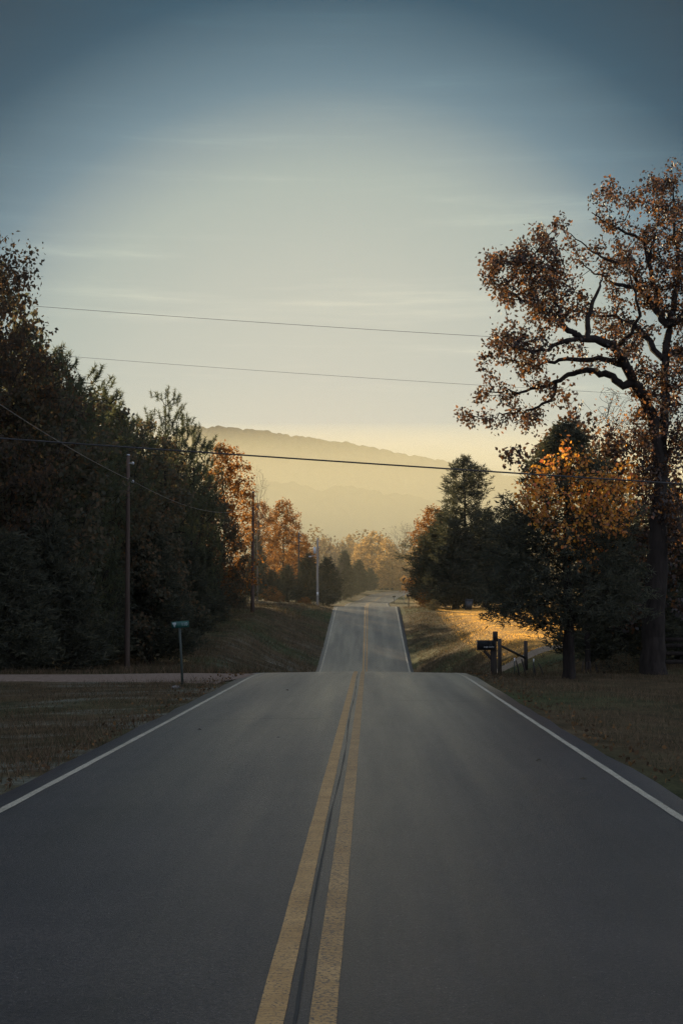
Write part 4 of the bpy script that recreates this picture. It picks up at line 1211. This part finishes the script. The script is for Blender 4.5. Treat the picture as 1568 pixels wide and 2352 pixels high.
# ------------------------------------------------------------------ grass, stones, fallen leaves
rng = np.random.default_rng(71)
def blades(n, xr, yr, hmin, hmax, wid, dens=None, back=.0):
    x = rng.uniform(*xr, n); y = yr[0] + (yr[1] - yr[0]) * rng.random(n) ** 1.4
    keep = np.abs(x - XC(y)) > 3.42 + .2 * rng.random(n) ** 2
    keep &= ~((x < -3) & (y > 38.5 + .35 * np.sin(x)) & (y < 45.6 + .3 * np.sin(x * .7)))
    keep &= ~((x > 3) & (x < 20) & (np.abs(y - np.interp(x, [3.2, 5, 9, 14, 20], [66, 67, 70, 75, 82])) < 1.5))
    if dens is not None: keep &= rng.random(n) < dens(x, y)
    x, y = x[keep], y[keep]; n = len(x)
    z = H(x, y) - .02
    # the ground's own small bumps
    w = np.clip((np.abs(x - XC(y)) - 4.2) / 2, 0, 1)
    z = z + (vnoise(x, y, 1.1, 3) * .10 + vnoise(x, y, 3.7, 4) * .16) * w * ~((x < 0) & (y > 34) & (y < 49))
    C = np.stack([x, y, z], -1)
    D = np.stack([rng.normal(0, .5, n), rng.normal(0, .5, n), np.ones(n)], -1); D /= np.linalg.norm(D, axis=1)[:, None]
    h = rng.uniform(hmin, hmax, n) * (.7 + 1.2 * np.clip(vnoise(x, y, 2.3, 9) + .3, 0, 1))
    return needles(C, D, h, wid)
clump = lambda x, y: .35 + 1.3 * (vnoise(x, y, .8, 12) + .35)
weeds = lambda x, y: np.where(vnoise(x, y, 1.7, 13) > .12, 1.0, .06)
M['grass'] = leaf_mat('grass', [(0, (.04, .044, .026)), (.4, (.07, .056, .036)), (.75, (.115, .080, .054)), (1, (.20, .145, .095))], .3, 1.3)
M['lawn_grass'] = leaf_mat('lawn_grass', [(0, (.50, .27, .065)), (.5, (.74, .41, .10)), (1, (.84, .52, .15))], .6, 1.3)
parts = [blades(90000, (-16, -3.4), (9, 47), .05, .17, .012, clump), blades(90000, (3.4, 15), (9, 58), .05, .17, .012, clump), blades(26000, (-16, -3.5), (9, 47), .13, .36, .010, weeds), blades(26000, (3.5, 15), (9, 58), .13, .36, .010, weeds), blades(95000, (-24, -3.5), (46, 150), .10, .42, .022, clump), blades(9000, (3.6, 8), (58, 150), .06, .2, .03), blades(15000, (3.5, 7.0), (72, 150), .08, .28, .025, clump)]  # last set of blades darkens the right bank, standing in for its shade
Vg, Fg, nn_ = [], [], 0
for v_, f_ in parts: Vg.append(v_); Fg.append(f_ + nn_); nn_ += len(v_)
tag(mesh_np('grass', np.concatenate(Vg), np.concatenate(Fg), M['grass']), 'short brown and green grass of the verges and banks', kind='stuff')
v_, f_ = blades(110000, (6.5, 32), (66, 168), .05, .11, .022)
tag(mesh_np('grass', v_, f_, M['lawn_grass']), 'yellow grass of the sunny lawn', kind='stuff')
# leaf litter and small stones along the road edge
n = 900
sgn = np.where(rng.random(n) < .5, -1, 1)
y = rng.uniform(8, 46, n); x = -.32 + sgn * (3.45 + rng.exponential(.3, n))
C = np.stack([x, y, H(x, y) + .06], -1)
lv, lf = leaves(C, .07, .7, .2)
M['litter'] = leaf_mat('litter', [(0, (.05, .035, .024)), (.6, (.10, .065, .038)), (1, (.19, .11, .05))], .2, 1.2)
tag(mesh_np('leaves', lv, lf, M['litter']), 'scattered dry leaves along the road edges', kind='stuff')
stx = []
for i, (u, v, d, lb) in enumerate([(405, 1563, 35.8, 'pale stone at the foot of the green sign post')]):
    p = P(u, v, d); z = Hs(p[0], d)
    k = rand_dir(60)
    import bmesh
    bm = bmesh.new()
    for a in k: bm.verts.new((a[0] * .13, a[1] * .09, a[2] * .05))
    bmesh.ops.convex_hull(bm, input=bm.verts)
    me = bpy.data.meshes.new('stone'); bm.to_mesh(me); bm.free(); me.materials.append(M['stone'])
    o = bpy.data.objects.new('stone', me); COL.objects.link(o); o.location = (p[0], d, z + .03); o.rotation_euler = (0, 0, i)
    tag(o, lb, 'stone', None)
for i, (u, v, lb) in enumerate([(1228, 1739, 'dark curled leaf lying in the right lane'), (663, 1586, 'dark leaf near the crest in the left lane'), (453, 1671, 'pale leaf in the left lane near the edge line'), (634, 1692, 'pale leaf in the left lane near the yellow stripes'), (1348, 1777, 'small dark leaf near the right edge line')]):
    d = 1.75 * FPX / (v - 1414)
    p = P(u, v, d)
    lv, lf = leaves(np.array([[0, 0, .0]]), .13, .7, 0)
    lv[:, 2] = np.abs(lv[:, 2]) * .35 + .004
    o = mesh_np('fallen_leaf', lv, lf, M['wood_leaf'] if 'dark' in lb else M['stone'])
    o.location = (p[0], d, float(np.interp(d, CLy, CLz)) - .015 * abs(p[0] + .32) + .004)
    tag(o, lb, 'leaf', 'fallen leaves on the asphalt')

# ------------------------------------------------------------------ haze and valley mist
def volume(name, density, color, g):
    m, nt, out = new_mat(name)
    v = N(nt, 'ShaderNodeVolumePrincipled', Density=density, Anisotropy=g)
    v.inputs['Color'].default_value = (*color, 1)
    nt.links.new(v.outputs[0], out.inputs['Volume'])
    return m
HZ = volume('haze', .00002, (.95, .95, .93), .0)
q = MB(); q.box((0, 2600, 300), (5600, 5500, 660)); hb = q.build('haze', HZ)
tag(hb, 'thin golden morning haze over the whole valley', kind='stuff')


def outward(o):
    import bmesh
    bm = bmesh.new(); bm.from_mesh(o.data)
    bmesh.ops.remove_doubles(bm, verts=bm.verts, dist=.001)
    bmesh.ops.dissolve_degenerate(bm, edges=bm.edges, dist=.0005)
    bmesh.ops.delete(bm, geom=[v for v in bm.verts if not v.link_faces], context='VERTS')
    bmesh.ops.recalc_face_normals(bm, faces=bm.faces)
    if bm.calc_volume(signed=True) < 0: bmesh.ops.reverse_faces(bm, faces=bm.faces)
    bm.to_mesh(o.data); bm.free()
outward(hb)


def mist_bank(my_, sx_, sy_, top, density, label):
    """a long bank of mist lying across the valley, thinning out upwards and to both sides"""
    gx_, gt_ = np.linspace(-1, 1, 41), np.sign(np.linspace(-1, 1, 49)) * np.abs(np.linspace(-1, 1, 49)) ** 1.3
    X_, T_ = np.meshgrid(gx_, gt_)
    Z_ = -17.5 + (top + 18) * (1 - np.abs(T_)) ** 1.45 * (1 - X_ ** 4)
    up_ = np.stack([X_ * sx_, my_ + T_ * sy_, Z_], -1).reshape(-1, 3)
    lo_ = up_.copy(); lo_[:, 2] = -20
    n_, m_ = X_.shape
    ii = np.arange(n_ * m_).reshape(n_, m_)
    q_ = np.stack([ii[:-1, :-1], ii[:-1, 1:], ii[1:, 1:], ii[1:, :-1]], -1).reshape(-1, 4)
    ring_ = np.concatenate([ii[0, :-1], ii[:-1, -1], ii[-1, :0:-1], ii[:0:-1, 0]])
    nxt = np.roll(ring_, -1)
    side_ = np.stack([ring_, nxt, nxt + n_ * m_, ring_ + n_ * m_], -1)
    o = mesh_np('mist', np.concatenate([up_, lo_]), np.concatenate([q_, q_[:, ::-1] + n_ * m_, side_]), volume('mist', density, (.71, .69, .52), .1))
    outward(o)
    return tag(o, label, kind='stuff')
mist_bank(350, 1200, 350, 60, .0007, 'thin ground mist drifting between the far roadside trees')
mist_bank(960, 2500, 640, 132, .0048, 'low thick golden morning mist lying in the valley')
mist_bank(2350, 2600, 1750, 330, .00019, 'thin morning mist between the low hill and the mountain')

# ------------------------------------------------------------------ sky and sun
SUN_AZ, SUN_EL = -24.0, 9.0          # degrees; azimuth measured from the road direction, + to the right
w = bpy.data.worlds.new('World'); scene.world = w; w.use_nodes = True
nt = w.node_tree
for n_ in list(nt.nodes): nt.nodes.remove(n_)
out = nt.nodes.new('ShaderNodeOutputWorld')
bg = nt.nodes.new('ShaderNodeBackground')
sky = nt.nodes.new('ShaderNodeTexSky'); sky.sky_type = 'NISHITA'; sky.sun_disc = False
sky.sun_elevation = R(SUN_EL); sky.sun_rotation = R(SUN_AZ)
sky.air_density = 1.0; sky.dust_density = 1.5; sky.ozone_density = 2.0
tc = nt.nodes.new('ShaderNodeTexCoord')
sx = nt.nodes.new('ShaderNodeSeparateXYZ'); nt.links.new(tc.outputs['Generated'], sx.inputs[0])
# morning glow: the sky pales towards the mist in the valley and deepens to slate blue around it, then brightens behind the camera as added fill
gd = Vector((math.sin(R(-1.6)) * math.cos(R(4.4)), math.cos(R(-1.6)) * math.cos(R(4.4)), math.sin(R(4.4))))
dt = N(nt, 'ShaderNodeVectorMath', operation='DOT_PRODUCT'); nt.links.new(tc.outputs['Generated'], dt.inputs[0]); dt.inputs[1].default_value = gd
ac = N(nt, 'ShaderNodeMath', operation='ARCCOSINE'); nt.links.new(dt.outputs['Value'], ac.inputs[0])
# faint bending of the bands by thin cirrus
mp = nt.nodes.new('ShaderNodeMapping'); mp.inputs['Scale'].default_value = (2.4, 2.4, 34.0); mp.inputs['Rotation'].default_value = (0, R(5), 0)
nt.links.new(tc.outputs['Generated'], mp.inputs['Vector'])
cl = noise(nt, 1.9, 8, .62, mp.outputs[0])
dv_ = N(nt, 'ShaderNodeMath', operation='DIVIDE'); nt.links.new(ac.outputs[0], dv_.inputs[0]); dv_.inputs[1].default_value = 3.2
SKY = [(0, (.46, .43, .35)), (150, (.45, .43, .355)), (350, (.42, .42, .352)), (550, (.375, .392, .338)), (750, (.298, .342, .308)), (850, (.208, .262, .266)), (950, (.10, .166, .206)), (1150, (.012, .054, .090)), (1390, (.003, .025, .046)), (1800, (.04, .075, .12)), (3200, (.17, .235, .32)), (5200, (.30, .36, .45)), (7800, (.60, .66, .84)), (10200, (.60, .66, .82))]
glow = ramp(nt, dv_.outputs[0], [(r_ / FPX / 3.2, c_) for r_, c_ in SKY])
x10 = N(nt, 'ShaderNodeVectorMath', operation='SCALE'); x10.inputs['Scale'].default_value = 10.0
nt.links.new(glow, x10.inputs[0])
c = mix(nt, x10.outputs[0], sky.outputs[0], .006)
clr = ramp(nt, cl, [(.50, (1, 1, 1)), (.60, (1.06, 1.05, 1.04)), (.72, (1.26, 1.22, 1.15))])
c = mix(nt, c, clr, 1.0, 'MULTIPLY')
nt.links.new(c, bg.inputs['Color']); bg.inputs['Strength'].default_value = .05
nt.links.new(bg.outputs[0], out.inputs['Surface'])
sl = bpy.data.lights.new('sun', 'SUN'); sl.energy = 5.0; sl.angle = R(.5); sl.color = (1.0, .76, .43)
so = bpy.data.objects.new('sun', sl); COL.objects.link(so)
dv = Vector((math.sin(R(SUN_AZ)) * math.cos(R(SUN_EL)), math.cos(R(SUN_AZ)) * math.cos(R(SUN_EL)), math.sin(R(SUN_EL))))
so.rotation_euler = dv.to_track_quat('Z', 'Y').to_euler()
so.location = (-60, 200, 60)

scene.view_settings.view_transform = 'Standard'
scene.view_settings.look = 'None'
scene.view_settings.exposure = 1.45
scene.view_settings.gamma = 1
cy = scene.cycles
cy.max_bounces = 6; cy.diffuse_bounces = 3; cy.glossy_bounces = 2; cy.transmission_bounces = 3; cy.volume_bounces = 2; cy.transparent_max_bounces = 8
cy.use_denoising = True
cy.denoising_prefilter = 'NONE'
try: cy.denoiser = 'OPENIMAGEDENOISE'
except Exception: pass
cy.sample_clamp_indirect = 6
